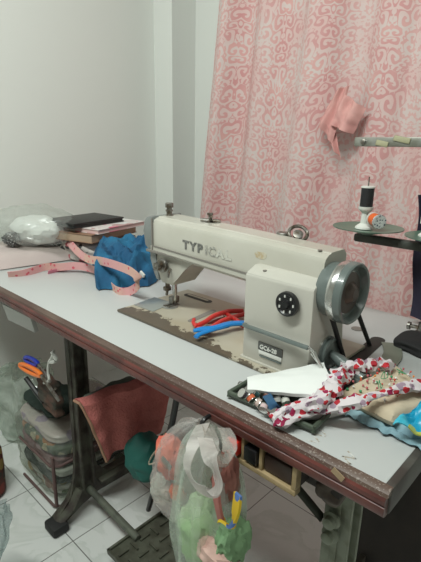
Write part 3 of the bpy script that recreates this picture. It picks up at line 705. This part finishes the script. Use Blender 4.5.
obj('band', ribbon(bmesh.new(), pts, ups, .024), M_tape, tp)
pts = [at(8, 275, z=T+.008), at(25, 273, z=T+.010), at(45, 267, z=T+.016), at(60, 267, z=T+.02), at(78, 266, z=T+.024), at(95, 270, z=T+.02), at(106, 276, z=T+.018)]
ups = [V((.1, -.4, .6)), V((.1, -.4, .8)), V((.1, -.2, 1)), V((0, -.1, 1)), V((0, 0, 1)), V((0, -.1, 1)), V((.1, -.2, 1))]
obj('band', ribbon(bmesh.new(), pts, ups, .025), M_tape, tp)
pts = [at(48, 273, z=T+.004), at(60, 270, z=T+.006), at(75, 267, z=T+.010), at(84, 263, z=T+.03)]
obj('band', ribbon(bmesh.new(), pts, [V((.3, -.8, .5))]*4, .018), pm('magenta_tape', (.70, .22, .30), .5), tp)
# pale pink folded fabric and plastic bag with white stuffing
M_palep = pm('pale_pink_cotton', (.60, .50, .48), .85, col2=(.55, .46, .44), scale=8)
Q0, Q1, Q2, Q3 = at(-22, 274, z=T), at(81, 259, z=T), at(74, 240, z=T), V((-1.86, .78, T))
def palef(u, v):
    p = Q0.lerp(Q1, u).lerp(Q3.lerp(Q2, u), v)
    e = min(1, min(v*3, (1-v)*2, (1-u)*6)*3)
    p.z = T+.003+.040*max(0, e)**.5+.006*noise.noise(V((u*6, v*4, 1)))*e; return p
single('pink_fabric', grid(bmesh.new(), 40, 24, palef, .004), M_palep, 'pale pink folded fabric lying flat under the white plastic bag', 'fabric')
single('white_stuffing', blob((-1.60, .765, .850), (.130, .085, .052), .12, 2.5, 4, 3), pm('white_wadding', (.74, .74, .72), .8), 'white wadding inside the clear bag on the pink fabric', 'wadding')
p = at(14, 248, y=.70)
single('steel_scourer', blob((-1.60, .665, .826), (.034, .028, .024), .3, 6, 4, 5), spots('tangled_wire', (.10, .10, .10), [(.02, .02, .02), (.5, .5, .5)], 120, .4, .35), 'dark ball of tangled thread at the left of the clear bag', 'thread ball')
M_film = clear('clear_film', (.92, .94, .92), .16, .07)
bm = blob((-1.635, .765, .860), (.215, .135, .072), .14, 2.0, 5, 9, flatz=.797)
single('plastic_bag', bm, M_film, 'crinkled clear plastic bag of white wadding by the left wall', 'plastic bag')
# ================================================================= SCISSORS ON THE BED
def ring_path(c, ax, ay, n=20): return [c+ax*cos(2*pi*k/n)+ay*sin(2*pi*k/n) for k in range(n+1)]
M_red = pm('red_handle', (.62, .035, .03), .35); M_blueh = pm('blue_handle', (.015, .22, .60), .35)
sc = thing('scissors', 'red-handled scissors lying on the machine bed beside the column', 'scissors', at(220, 320, z=ZB))
bm = bmesh.new(); z_ = ZB+.012
def Z(px, py, dz=.010): return at(px, py, z=ZB+dz)
tube(bm, [Z(197, 326), Z(205, 322, .012), Z(214, 316, .014), Z(226, 312, .014), Z(234, 311, .014), Z(243, 311, .012)], .0058, 10, sm=True)
tube(bm, [Z(197, 327), Z(193.5, 323), Z(194, 319.5)], .0045, 10, sm=True)
tube(bm, [Z(197, 329), Z(210, 328), Z(222, 321), Z(234, 317), Z(245, 314)], .0055, 10, sm=True)
tube(bm, [Z(225, 313), Z(238, 321), Z(243, 326)], .005, 10, sm=True)
obj('handles', bm, M_red, sc)
bm = bmesh.new(); prism(bm, [Z(206, 325, .004), Z(222, 314, .004), Z(225, 317, .004), Z(212, 325, .004)], (0, 0, .002)); obj('blade', bm, M_chrome, sc)
sn = thing('thread_snips', 'blue plastic thread snips lying across the red scissors', 'snips', at(220, 327, z=ZB))
bm = bmesh.new()
tube(bm, [Z(193.5, 331, .012), Z(200, 329.5, .014), Z(215, 328, .018), Z(230, 324, .018), Z(246, 323, .014)], lambda t: .0055+.004*min(1, t*3), 10, sm=True, flat=.6)
tube(bm, [Z(196, 337, .012), Z(200, 334, .014), Z(212, 330, .016), Z(228, 326, .016)], .0062, 10, sm=True, flat=.6)
obj('handles', bm, M_blueh, sn)
# ================================================================= ON THE TABLE, RIGHT
# tray
ty = thing('tray', 'shallow dark green tray of bobbins at the table front edge', 'tray', at(275, 410, z=T))
t0_, t1_, t2_, t3_ = at(229, 397, z=T+.003), at(313, 433, z=T+.003), at(335, 412, z=T+.003), at(252, 383, z=T+.003)
M_tr = pm('dark_green_plastic', (.07, .09, .065), .45)
bm = bmesh.new(); prism(bm, [t0_, t1_, t2_, t3_], (0, 0, .003), .001)
for a_, b2 in ((t0_, t1_), (t1_, t2_), (t2_, t3_), (t3_, t0_)): tube(bm, [a_+V((0, 0, .002)), a_+V((0, 0, .008)), b2+V((0, 0, .008)), b2+V((0, 0, .002))], .0042, 8)
obj('base', bm, M_tr, ty)
bcol = [((.05, .04, .05), 'dark'), ((.62, .13, .05), 'orange'), ((.55, .42, .38), 'cream'), ((.03, .07, .2), 'navy'), ((.6, .45, .45), 'pale pink'), ((.45, .45, .42), 'steel'), ((.35, .06, .06), 'dark red'), ((.55, .55, .5), 'white'), ((.05, .12, .12), 'teal'), ((.02, .02, .02), 'black'), ((.3, .3, .34), 'grey')]
bpos = [(243, 394), (251, 398), (259, 403), (268, 398), (264, 408), (277, 399), (272, 411), (286, 402), (256, 393), (297, 406), (249, 391)]
wherew = ['nearest the tray left corner', 'near the tray left corner', 'near the tray front edge', 'beside the thread bundle', 'close to the floral piping', 'just under the white paper', 'touching the floral piping', 'half under the white paper', 'behind the orange bobbin', 'under the floral piping end', 'at the tray rear left edge']
for i, ((cc, nm), (px, py)) in enumerate(zip(bcol, bpos)):
    c = at(px, py, z=T+.018); d = V((random.uniform(-1, 1), random.uniform(-1, 1), random.uniform(.2, 1))).normalized()
    b_o = thing('bobbin', f'{nm} thread bobbin {wherew[i]}', 'bobbin', c, 'bobbins in the tray')
    obj('thread', lathe(bmesh.new(), [(-.0035, .003), (-.0035, .0068), (.0035, .0068), (.0035, .003)], d, c, 18), pm('bobbin_thread_'+nm.replace(' ', '_'), cc, .6), b_o)
    bm = bmesh.new()
    for h in (-.0045, .0035): lathe(bm, [(h, .002), (h, .0078), (h+.001, .0078), (h+.001, .002)], d, c, 18)
    obj('flanges', bm, M_chrome, b_o)
bm = bmesh.new()
for k in range(7): tube(bm, [at(264+k*1.0, 397-k*.4, z=T+.024), at(268+k*1.2, 403, z=T+.028), at(272+k*1.3, 412-k*.7, z=T+.018)], .0022, 6, sm=True)
single('thread_bundle', bm, pm('denim_blue_thread', (.03, .10, .20), .7), 'small bundle of blue thread among the tray bobbins', 'thread')
# white folded paper
bm = bmesh.new()
W0, W1, W2, W3 = at(247, 379, z=T+.020), at(324, 364, z=T+.046), at(331, 381, z=T+.046), at(248, 391, z=T+.020)
def wp(u, v):
    p = W0.lerp(W1, u).lerp(V(W3).lerp(at(318, 398, z=T+.042) if u > 2 else at(322, 397, z=T+.042), u), v)
    q = at(334, 381, z=T+.046)
    p += (q-p)*max(0, 1-abs(v-.5)*2)*max(0, u-.85)/.15*.6
    p.z += .004*sin(pi*v)*1.5-.004*(v > .9)*0+.002*noise.noise(V((u*4, v*5, 0))); return p
single('paper_sheet', grid(bmesh.new(), 30, 16, wp, .006), pm('white_paper', (.78, .79, .77), .7), 'folded white paper strip lying over the tray of bobbins', 'paper')
bm = bmesh.new(); tube(bm, [at(247, 384, z=T+.012), at(240, 382, z=T+.010), at(238, 385, z=T+.008), at(241, 388, z=T+.008), at(248, 388, z=T+.008)], .0013, 6, sm=True)
single('wire_loop', bm, M_chrome, 'thin wire loop poking out left of the white paper', 'wire')
# pincushion pad
PA, PB, PC, PD = at(337, 392, z=T+.030), at(395, 364, z=T+.030), at(440, 398, z=T+.030), at(393, 421, z=T+.024)
bm = bmesh.new()
def padf(s):
    def f(u, v):
        p = PA.lerp(PB, u).lerp(PD.lerp(PC, u), v); e = min(1, min(u, 1-u, v, 1-v)*7); e = sqrt(max(0, 1-(1-e)**2))
        p.z = T+.022+s*(.013*e+(.004*noise.noise(V((u*5, v*5, 2))) if s > 0 else 0)); return p
    return f
g1 = grid(bmesh.new(), 30, 30, padf(1), .001); me_ = bpy.data.meshes.new('tmp'); g1.to_mesh(me_); g1.free()
bm = grid(bmesh.new(), 30, 30, padf(-1), .001); bm.from_mesh(me_); bpy.data.meshes.remove(me_)
pn = thing('pincushion', 'beige cloth pincushion pad stuck with coloured pins at the table right', 'pincushion', at(375, 400, z=T))
obj('pad', bm, pm('beige_calico', (.60, .51, .38), .85, col2=(.52, .42, .29), scale=10, lo=.45, hi=.75, bump=.1), pn)
pcs = {'red': pm('pin_red', (.65, .06, .04), .3), 'white': pm('pin_white', (.8, .8, .78), .25), 'green': pm('pin_green', (.05, .3, .14), .3), 'rose': pm('pin_rose', (.50, .12, .14), .3), 'orange': pm('pin_orange', (.8, .25, .04), .3)}
random.seed(3)
for k in range(64):
    u, v = random.random(), random.random()**1.25
    u = .08+.86*u; v = .05+.75*v
    p = V(padf(1)(u, v)); nm = random.choice(['red', 'rose', 'white', 'red', 'white', 'rose', 'green', 'orange'])
    d = V((random.uniform(-.6, .6), random.uniform(-.6, .6), 1)).normalized(); tip = p+d*random.uniform(.003, .009)
    bm = bmesh.new(); tube(bm, [p, tip], .0005, 5); bmesh.ops.create_icosphere(bm, subdivisions=2, radius=random.uniform(.0015, .0024), matrix=Matrix.Translation(tip))
    obj('pin', bm, pcs[nm], pn)
for k, (x0, y0) in enumerate(((384, 376), (380, 384), (402, 372))):
    bm = bmesh.new(); tube(bm, [at(x0+random.uniform(-7, 7), y0+random.uniform(-5, 5), z=T+.046+.002*q) for q in range(5)], .0006, 5, sm=True); obj('loose_thread', bm, pcs['green'], pn)
# floral piping
M_flor = spots('red_floral_print', (.66, .60, .62), [(.42, .015, .03), (.30, .01, .06), (.50, .02, .03), (.36, .26, .33)], 85, .47)
fl = thing('floral_piping', 'white and red floral fabric tube winding round the pincushion', 'fabric', at(335, 400, z=T))
def Fp(L): return [at(x, y, z=T+z) for x, y, z in L]
bm = bmesh.new(); tube(bm, Fp([(430, 384, .048), (412, 386, .050), (395, 390, .053), (372, 397, .050), (352, 403, .045), (325, 409, .030), (300, 416, .022), (284, 421, .016), (277, 417, .018), (284, 410, .028), (303, 404, .034), (325, 397, .034)]), lambda t: .0085+.003*sin(t*21), 12, sm=True, wob=.6, flat=.8)
obj('long_tube', bm, M_flor, fl)
bm = bmesh.new(); tube(bm, Fp([(283, 412, .020), (300, 408, .03), (320, 402, .040), (331, 390, .046), (338, 379, .046), (348, 370, .042), (364, 366, .044), (378, 364, .044), (392, 366, .05)]), lambda t: .0085+.005*sin(min(1, t)*pi), 12, sm=True, wob=.9, flat=.9)
obj('gathered_tube', bm, M_flor, fl)
bm = bmesh.new(); tube(bm, Fp([(290, 418, .012), (330, 414, .010), (352, 408, .012), (372, 402, .022)]), .0055, 8, sm=True, wob=.4)
obj('white_backing', bm, pm('white_cotton', (.6, .58, .57), .85), fl)
bm = bmesh.new(); tube(bm, Fp([(322, 401, .02), (338, 394, .02), (352, 390, .012)]), .010, 8, sm=True, wob=.5); single('cord', bm, M_rub, 'short black padded cord between floral tube and pincushion', 'cord')
# light blue cloth
M_lblue = pm('light_blue_cotton', (.30, .46, .52), .85, col2=(.22, .36, .42), scale=10)
B0, B1, B2, B3 = at(345, 418, z=T), at(434, 458, z=T), at(440, 430, z=T), at(362, 403, z=T)
def lbf(u, v):
    p = B0.lerp(B1, u).lerp(B3.lerp(B2, u), v); e = min(1, 6*min(v, .3+1-v))
    p.x += .006*noise.noise(V((u*9, v*3, 1))); p.y += .009*noise.noise(V((u*12, v*2, 5)))*(1-v)
    p.z = T+.004+.010*e*(1+sin(v*13+u*3))*.55+.006*abs(noise.noise(V((u*8, v*5, 0)))); return p
lb = grid(bmesh.new(), 50, 30, lbf, .003)
for v in lb.verts:
    if v.co.x > XR+.018: v.co.z -= min(.10, (v.co.x-XR-.018)*1.4)
single('light_blue_cloth', lb, M_lblue, 'light blue cloth spilling under the pincushion towards the table corner', 'cloth')
C0, C1, C2, C3 = at(393, 425, z=T+.034), at(440, 438, z=T+.028), at(440, 398, z=T+.045), at(413, 407, z=T+.045)
def cyf(u, v):
    p = C0.lerp(C1, u).lerp(C3.lerp(C2, u), v); p.z += .006*sin(u*8+v*5)+.004*noise.noise(V((u*6, v*6, 3))); return p
single('bright_packet', grid(bmesh.new(), 24, 18, cyf, .002), spots('printed_film', (.01, .32, .52), [(.01, .25, .42), (.45, .48, .08), (.05, .45, .60), (.01, .32, .52), (.01, .28, .5)], 30, .45, .3), 'bright blue and yellow printed packet on the light blue cloth', 'packet')
# ================================================================= UNDER THE TABLE
# made-up dark crate: stands in for dark clutter and covers bright floor behind
ct = thing('filler_crate', 'plain dark crate added to fill in dark clutter under the right end of the table', 'crate', (-.28, .95, 0))
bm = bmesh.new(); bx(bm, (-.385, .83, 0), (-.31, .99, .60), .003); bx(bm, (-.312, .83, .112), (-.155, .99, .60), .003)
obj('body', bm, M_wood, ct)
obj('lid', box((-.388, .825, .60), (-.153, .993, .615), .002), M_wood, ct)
# towel over a rail
M_towel = pm('faded_red_towel', (.60, .19, .17), .95, col2=(.52, .155, .14), scale=30, bump=.5, bscale=160)
TA, TB, TC, TD = at(80, 398, x=-1.035), at(172, 368, x=-.99), at(166, 426, x=-.99), at(105, 459, x=-1.02)
def tw(u, v):
    p = TA.lerp(TB, u).lerp(TD.lerp(TC, u), v); p.x += .012*sin(u*15+v*2)*(.2+v)+.01*noise.noise(V((u*4, v*4, 0)))
    if v < .12: p.x -= (.12-v)*.25; p.z -= (.12-v)**2*1.2
    return p
tl = thing('towel', 'faded red towel draped over a bar under the table', 'towel', (TA+TC)/2)
obj('cloth', grid(bmesh.new(), 40, 40, tw, .005), M_towel, tl)
hm = bmesh.new(); tube(hm, [V(tw(0, k/12))+V((.002, -.004, 0)) for k in range(13)], .0042, 8, wob=.6); obj('hem', hm, pm('towel_hem', (.36, .20, .13), .9), tl)
single('rolled_cloth', cushion((-1.085, .60, .405), (-1.045, .78, .45), .007, 6), pm('grey_green_cloth', (.14, .16, .13), .9), 'rolled grey-green cloth end poking out beside the red towel', 'cloth')
# teal bag
tg = thing('teal_pouch', 'round teal drawstring pouch hanging behind the clear bags', 'pouch', at(143, 458, y=.70))
c = at(146, 457, y=.70)
bm = blob(c, (.072, .055, .073), .10, 2.2, 4, 4)
for v in bm.verts:
    d = v.co-c; a_ = math.atan2(d.z, d.x); v.co += d*.035*sin(a_*7+1)
obj('pouch', bm, pm('teal_nylon', (.012, .12, .10), .6, bump=.15, bscale=25), tg)
obj('cord', tube(bmesh.new(), [at(165, 432, y=.655), at(160, 445, y=.645), at(152, 456, y=.64), at(149, 464, y=.64), at(157, 462, y=.64)], .0022, 6, sm=True), pm('beige_cord', (.5, .45, .35), .8), tg)
# ---- hanging bags
def sack(name, top, cz, rx, ry, zbot, seed, neck=.012, nz_=46, ns=56, gather=.35):
    """film sack gathered at the top point"""
    bm = bmesh.new(); rings = []
    top = V(top)
    for j in range(nz_+1):
        t = j/nz_; z = top.z+(zbot-top.z)*t
        c = top.lerp(V((cz[0], cz[1], 0)), min(1, t*1.4)); c.z = z
        k = sin(pi*min(1, (t**.75)*.93+.02))**.6 if t < .97 else .35
        if t > .75: k = sqrt(max(0.02, 1-((t-.75)/.255)**2))*sin(pi*min(1, (.75**.75)*.93+.02))**.6
        ring = []
        for q in range(ns):
            a_ = 2*pi*q/ns; fold = 1+.20*(1-t)*sin(a_*9+seed+t*2)+.10*noise.noise(V((cos(a_)*2.2, sin(a_)*2.2, t*5+seed)))*2
            fold += .04*noise.noise(V((cos(a_)*7, sin(a_)*7, t*12+seed)))
            ring.append(bm.verts.new((c.x+cos(a_)*max(neck, rx*k)*fold, c.y+sin(a_)*max(neck, ry*k)*fold, z)))
        rings.append(ring)
    for a_, b2 in zip(rings, rings[1:]):
        for q in range(ns): bm.faces.new((a_[q], a_[(q+1) % ns], b2[(q+1) % ns], b2[q]))
    bm.faces.new(rings[-1]); return bm
hookp = V((-.452, .458, .712))
M_filmA = clear('milky_film', (.92, .90, .88), .22, .09); M_filmB = clear('green_tinted_film', (.88, .93, .88), .24, .08)
Lc = at(175, 478, y=.458); Rc = at(209, 508, y=.425)
ba = thing('plastic_bag', 'smaller clear plastic bag with coral cloth hanging left on the table hook', 'plastic bag', hookp, 'carrier bags hanging on the table')
obj('sack', sack('s', at(203, 424, y=.462), (Lc.x, Lc.y), .062, .040, at(180, 514, y=.47).z, 1), M_filmA, ba)
bm = bmesh.new()
hp = [at(203, 424, y=.446), at(193, 446, y=.385), at(187, 466, y=.368), at(196, 486, y=.364), at(212, 492, y=.362), at(218, 480, y=.362), at(211, 458, y=.366), at(205, 438, y=.40)]
ribbon(bm, hp, [V((.8, -.3, .3)), V((.9, -.3, .2)), V((.9, -.3, .1)), V((.4, -.3, .8)), V((.2, -.3, .9)), V((.8, -.2, -.3)), V((.9, -.2, .1)), V((.9, -.2, .1))], .022, .0004, 8)
obj('handle', bm, clear('gathered_film', (.93, .90, .88), .42, .14), ba)
bb = thing('plastic_bag', 'larger greenish plastic carrier bag hanging right on the table hook', 'plastic bag', hookp+V((.03, -.01, 0)), 'carrier bags hanging on the table')
obj('sack', sack('s', at(209, 428, y=.452), (Rc.x, Rc.y), .061, .048, .33, 5), M_filmB, bb)
bm = bmesh.new(); hp = [at(208, 426, y=.45), at(212, 440, y=.41), at(214, 454, y=.395), at(222, 460, y=.39), at(229, 452, y=.395), at(229, 438, y=.42), at(224, 428, y=.44)]
ribbon(bm, hp, [V((.9, -.1, .1))]*3+[V((.3, 0, .8))]+[V((.9, -.1, .1))]*3, .02, .0004, 8)
obj('handle', bm, clear('gathered_film_two', (.90, .88, .85), .25, .10), bb)
# contents
def lump(px, py, y, s, m, label, seed, cat='cloth', nm='cloth_bundle', amp=.25): single(nm, blob(at(px, py, y=y), s, amp, 2.6, 4, seed), m, label, cat)
lump(171, 458, .47, (.034, .024, .042), pm('coral_cloth', (.72, .20, .13), .8, col2=(.62, .12, .08), scale=20), 'coral red cloth in the top of the smaller hanging bag', 2)
lump(178, 492, .465, (.018, .014, .016), pm('orange_foil', (.80, .13, .02), .5), 'bright orange scrap low in the smaller hanging bag', 3, 'scrap', 'scrap')
lump(163, 488, .475, (.028, .02, .030), pm('pale_green_cloth', (.40, .45, .40), .8, col2=(.6, .55, .5), scale=25), 'pale green and white cloth in the smaller bag bottom', 4)
single('grey_label', box(at(166, 463, y=.435)-V((.012, .002, .006)), at(166, 463, y=.435)+V((.014, .002, .006)), .002, Matrix.Rotation(.35, 4, 'Y')), pm('grey_green_tag', (.12, .15, .12), .6), 'grey-green tag between coral cloth and bag film', 'tag')
lump(190, 470, .47, (.022, .016, .045), pm('dusty_pink_cloth', (.42, .25, .23), .85), 'dusty pink cloth along the right of the smaller bag', 6)
lump(205, 532, .435, (.048, .035, .062), pm('lime_green_cloth', (.32, .50, .22), .8, col2=(.50, .58, .40), scale=18), 'lime green cloth filling the larger hanging bag', 7)
lump(234, 540, .425, (.024, .03, .035), pm('soft_green_cloth', (.20, .34, .18), .8), 'darker green cloth at the right of the larger bag', 8)
lump(218, 557, .405, (.038, .022, .022), pm('peach_cloth', (.62, .42, .36), .85, col2=(.5, .3, .26), scale=40), 'peach coloured cloth at the bottom of the larger bag', 9)
lump(226, 478, .445, (.022, .02, .045), pm('brown_red_cloth', (.24, .085, .07), .85, col2=(.36, .16, .13), scale=20), 'brownish red cloth in the neck of the larger bag', 10)
lump(215, 446, .455, (.012, .010, .016), pm('charcoal_cloth', (.05, .04, .045), .85), 'charcoal scrap high in the larger bag neck', 11, 'scrap', 'scrap')
st = thing('strap', 'folded maroon strap with rainbow tip in the larger bag', 'strap', at(226, 528, y=.38))
sp_ = [at(216, 478, y=.392), at(217, 500, y=.385), at(221, 520, y=.382), at(231, 526, y=.382), at(236, 510, y=.385), at(238, 494, y=.39)]
obj('loop', ribbon(bmesh.new(), sp_[:3], [V((.9, -.3, .1))]*3, .016, .002), pm('maroon_strap', (.36, .13, .11), .7, col2=(.28, .07, .07), scale=40), st)
obj('rainbow_tip', ribbon(bmesh.new(), sp_[2:], [V((.9, -.3, .1)), V((.3, -.5, .8)), V((.9, -.3, .1)), V((.9, -.3, .1))], .015, .002), spots('rainbow_print', (.75, .50, .03), [(.75, .55, .02), (.1, .2, .5), (.65, .08, .1), (.75, .55, .02)], 60, .5), st)
# ---- left floor: zipped clear bag of folded cloth
x0, x1, y0, y1 = -1.50, -1.190, .545, .90
cols = [('white printed cloth', spots('printed_cloth', (.55, .54, .50), [(.25, .12, .08), (.45, .32, .12), (.15, .2, .12)], 22, .5), .0, .062, 'white printed folded cloth at the bottom of the zipped bag'),
        ('d', pm('dark_green_cloth', (.03, .045, .035), .9), .062, .085, 'thin dark green folded cloth low in the zipped bag'),
        ('w', pm('grey_white_cloth', (.50, .51, .47), .9), .085, .118, 'greyish white folded cloth in the zipped bag middle'),
        ('m', pm('mauve_cloth', (.27, .15, .16), .9, col2=(.20, .10, .11), scale=20), .118, .165, 'mauve folded cloth above the greyish white one'),
        ('o', spots('autumn_print', (.10, .13, .09), [(.35, .14, .04), (.4, .36, .25), (.05, .08, .06)], 26, .5), .165, .205, 'orange and green printed folded cloth near the bag top'),
        ('l', spots('lilac_print', (.52, .44, .42), [(.34, .26, .36), (.5, .44, .42)], 20, .5), .205, .245, 'lilac printed cream folded cloth topping the zipped bag')]
for i, (_, m, z0, z1, lab) in enumerate(cols):
    j = .012*((i*37) % 5-2)/2
    single('folded_cloth', cushion((x0+.02+j, y0+.012+abs(j), z0+.006), (x1-.012+j*.5, y1-.02, z1+.003), .006, i+1), m, lab, 'cloth', 'folded cloths in the zipped bag')
zb = thing('storage_bag', 'clear zipped storage bag with maroon piping full of folded cloth on the floor', 'storage bag', ((x0+x1)/2, (y0+y1)/2, 0))
bm = cushion((x0, y0, .002), (x1+.006, y1, .262), .010, 12); obj('film', bm, clear('dusty_film', (.80, .82, .78), .13, .06), zb)
bm = bmesh.new(); 
for z in (.012, .165): tube(bm, [(x0+.08, y0-.001, z), (x1-.012, y0-.001, z), (x1+.008, y0+.02, z), (x1+.008, y1-.02, z)], .0045, 8)
tube(bm, [(x1-.004, y0+.004, .012), (x1-.004, y0+.004, .20)], .006, 8)
obj('piping', bm, pm('maroon_piping', (.12, .07, .065), .7), zb)
# second clear bag standing behind with a white crumple
single('plastic_bag', sack('s', at(24, 368, y=.66), (-1.67, .66), .17, .085, .02, 9, neck=.08), clear('hazy_film', (.74, .80, .74), .5, .06), 'hazy clear bag standing behind the zipped storage bag', 'plastic bag')
single('crumpled_tissue', blob(at(21, 409, y=.66), (.035, .02, .022), .35, 4, 4, 3), pm('tissue_white', (.65, .66, .62), .8), 'crumpled white tissue inside the hazy clear bag', 'tissue')
single('dark_cloth', cushion((-1.50, .60, .262), (-1.28, .74, .290), .012, 9), pm('dark_bottle_green', (.018, .032, .025), .9), 'dark green cloth lying on top of the zipped storage bag', 'cloth')
# red-gold round bag at left edge
single('round_tin', lathe(bmesh.new(), [(0, 0), (0, .045), (.01, .058), (.10, .062), (.165, .060), (.18, .052), (.185, .02), (.185, 0)], 'Z', (-1.425, .418, 0), 32), spots('red_gold_print', (.10, .03, .022), [(.30, .20, .06), (.22, .04, .03), (.05, .04, .03)], 28, .5), 'round dark red and gold tin standing at the left edge', 'tin')
single('clear_wrapper', sack('s', at(-6, 508, y=.30), (-1.07, .26), .06, .05, .0, 4, neck=.03), clear('bluish_film', (.72, .78, .78), .25, .10), 'clear plastic wrapper on the floor at the lower left corner', 'wrapper')
# tool pouch on the left leg
tpch = thing('tool_pouch', 'dark pouch tied to the left table leg holding tools', 'pouch', at(45, 385, y=.56))
bm = cushion(at(42, 405, y=.57)-V((0.0, .01, 0)), at(57, 384, y=.57)+V((-.01, .02, .0)), .010, 4); obj('pocket', bm, pm('dark_brown_pouch', (.045, .04, .03), .8, col2=(.10, .05, .035), scale=30), tpch)
bm = bmesh.new(); tube(bm, [at(26, 378, y=.555), at(36, 392, y=.56), at(44, 402, y=.565)], .008, 8, sm=True); obj('flap', bm, M_black, tpch)
def handle(nm, a_, b2, m, label, r):
    t = thing(nm, label, 'scissors', b2)
    d = (b2-a_).normalized(); n = V((0, 0, 1)); n = (n-d*n.dot(d)).normalized()
    bm = bmesh.new(); mid = (a_+b2)/2; L = (b2-a_).length/2
    tube(bm, ring_path(mid, d*L, n*r*.9, 24), r*.62, 10); obj('handle', bm, m, t)
    bm = bmesh.new(); tube(bm, [b2, b2+V((.06, .02, -.07))], .005, 8); obj('blade', bm, M_steel, t)
handle('scissors', at(20, 365, y=.54), at(41, 375, y=.54), pm('orange_plastic', (.85, .19, .02), .3), 'orange-handled scissors stuck in the pouch under the table', .011)
handle('scissors', at(25, 358.5, y=.55), at(38, 364, y=.55), pm('deep_blue_plastic', (.01, .03, .35), .3), 'deep blue-handled scissors in the pouch above the orange pair', .0105)
bm = bmesh.new(); tube(bm, [at(54, 350, y=.56), at(53, 356, y=.555), at(49, 362, y=.55), at(48, 372, y=.55), at(49, 380, y=.55), at(44, 383, y=.55)], .004, 8, sm=True)
tube(bm, [at(52, 352, y=.553), at(56, 360, y=.55), at(50, 362, y=.548), at(54, 355, y=.55)], .0055, 8, sm=True, wob=.4)
single('string', bm, pm('white_string', (.62, .62, .58), .8), 'knotted white string hanging on the left table leg', 'string')
# ================================================================= LIGHT
def area(nm, loc, target, sx, sy, e, col):
    l = bpy.data.lights.new(nm, 'AREA'); l.shape = 'RECTANGLE'; l.size = sx; l.size_y = sy; l.energy = e; l.color = col
    o = bpy.data.objects.new(nm, l); COL.objects.link(o); o.location = loc
    o.rotation_euler = (V(target)-V(loc)).to_track_quat('-Z', 'Y').to_euler(); return o
area('ceiling_lamp', (-.62, -.26, 2.40), (-1.0, .7, .9), 1.2, .15, 50, (.93, 1, .945))
w = bpy.data.worlds.new('room'); SC.world = w; w.use_nodes = True
w.node_tree.nodes['Background'].inputs[0].default_value = (.95, 1, .97, 1); w.node_tree.nodes['Background'].inputs[1].default_value = .32
SC.view_settings.view_transform = 'Standard'; SC.view_settings.look = 'None'; SC.view_settings.exposure = -.50; SC.view_settings.gamma = 1
SC.view_settings.use_curve_mapping = False
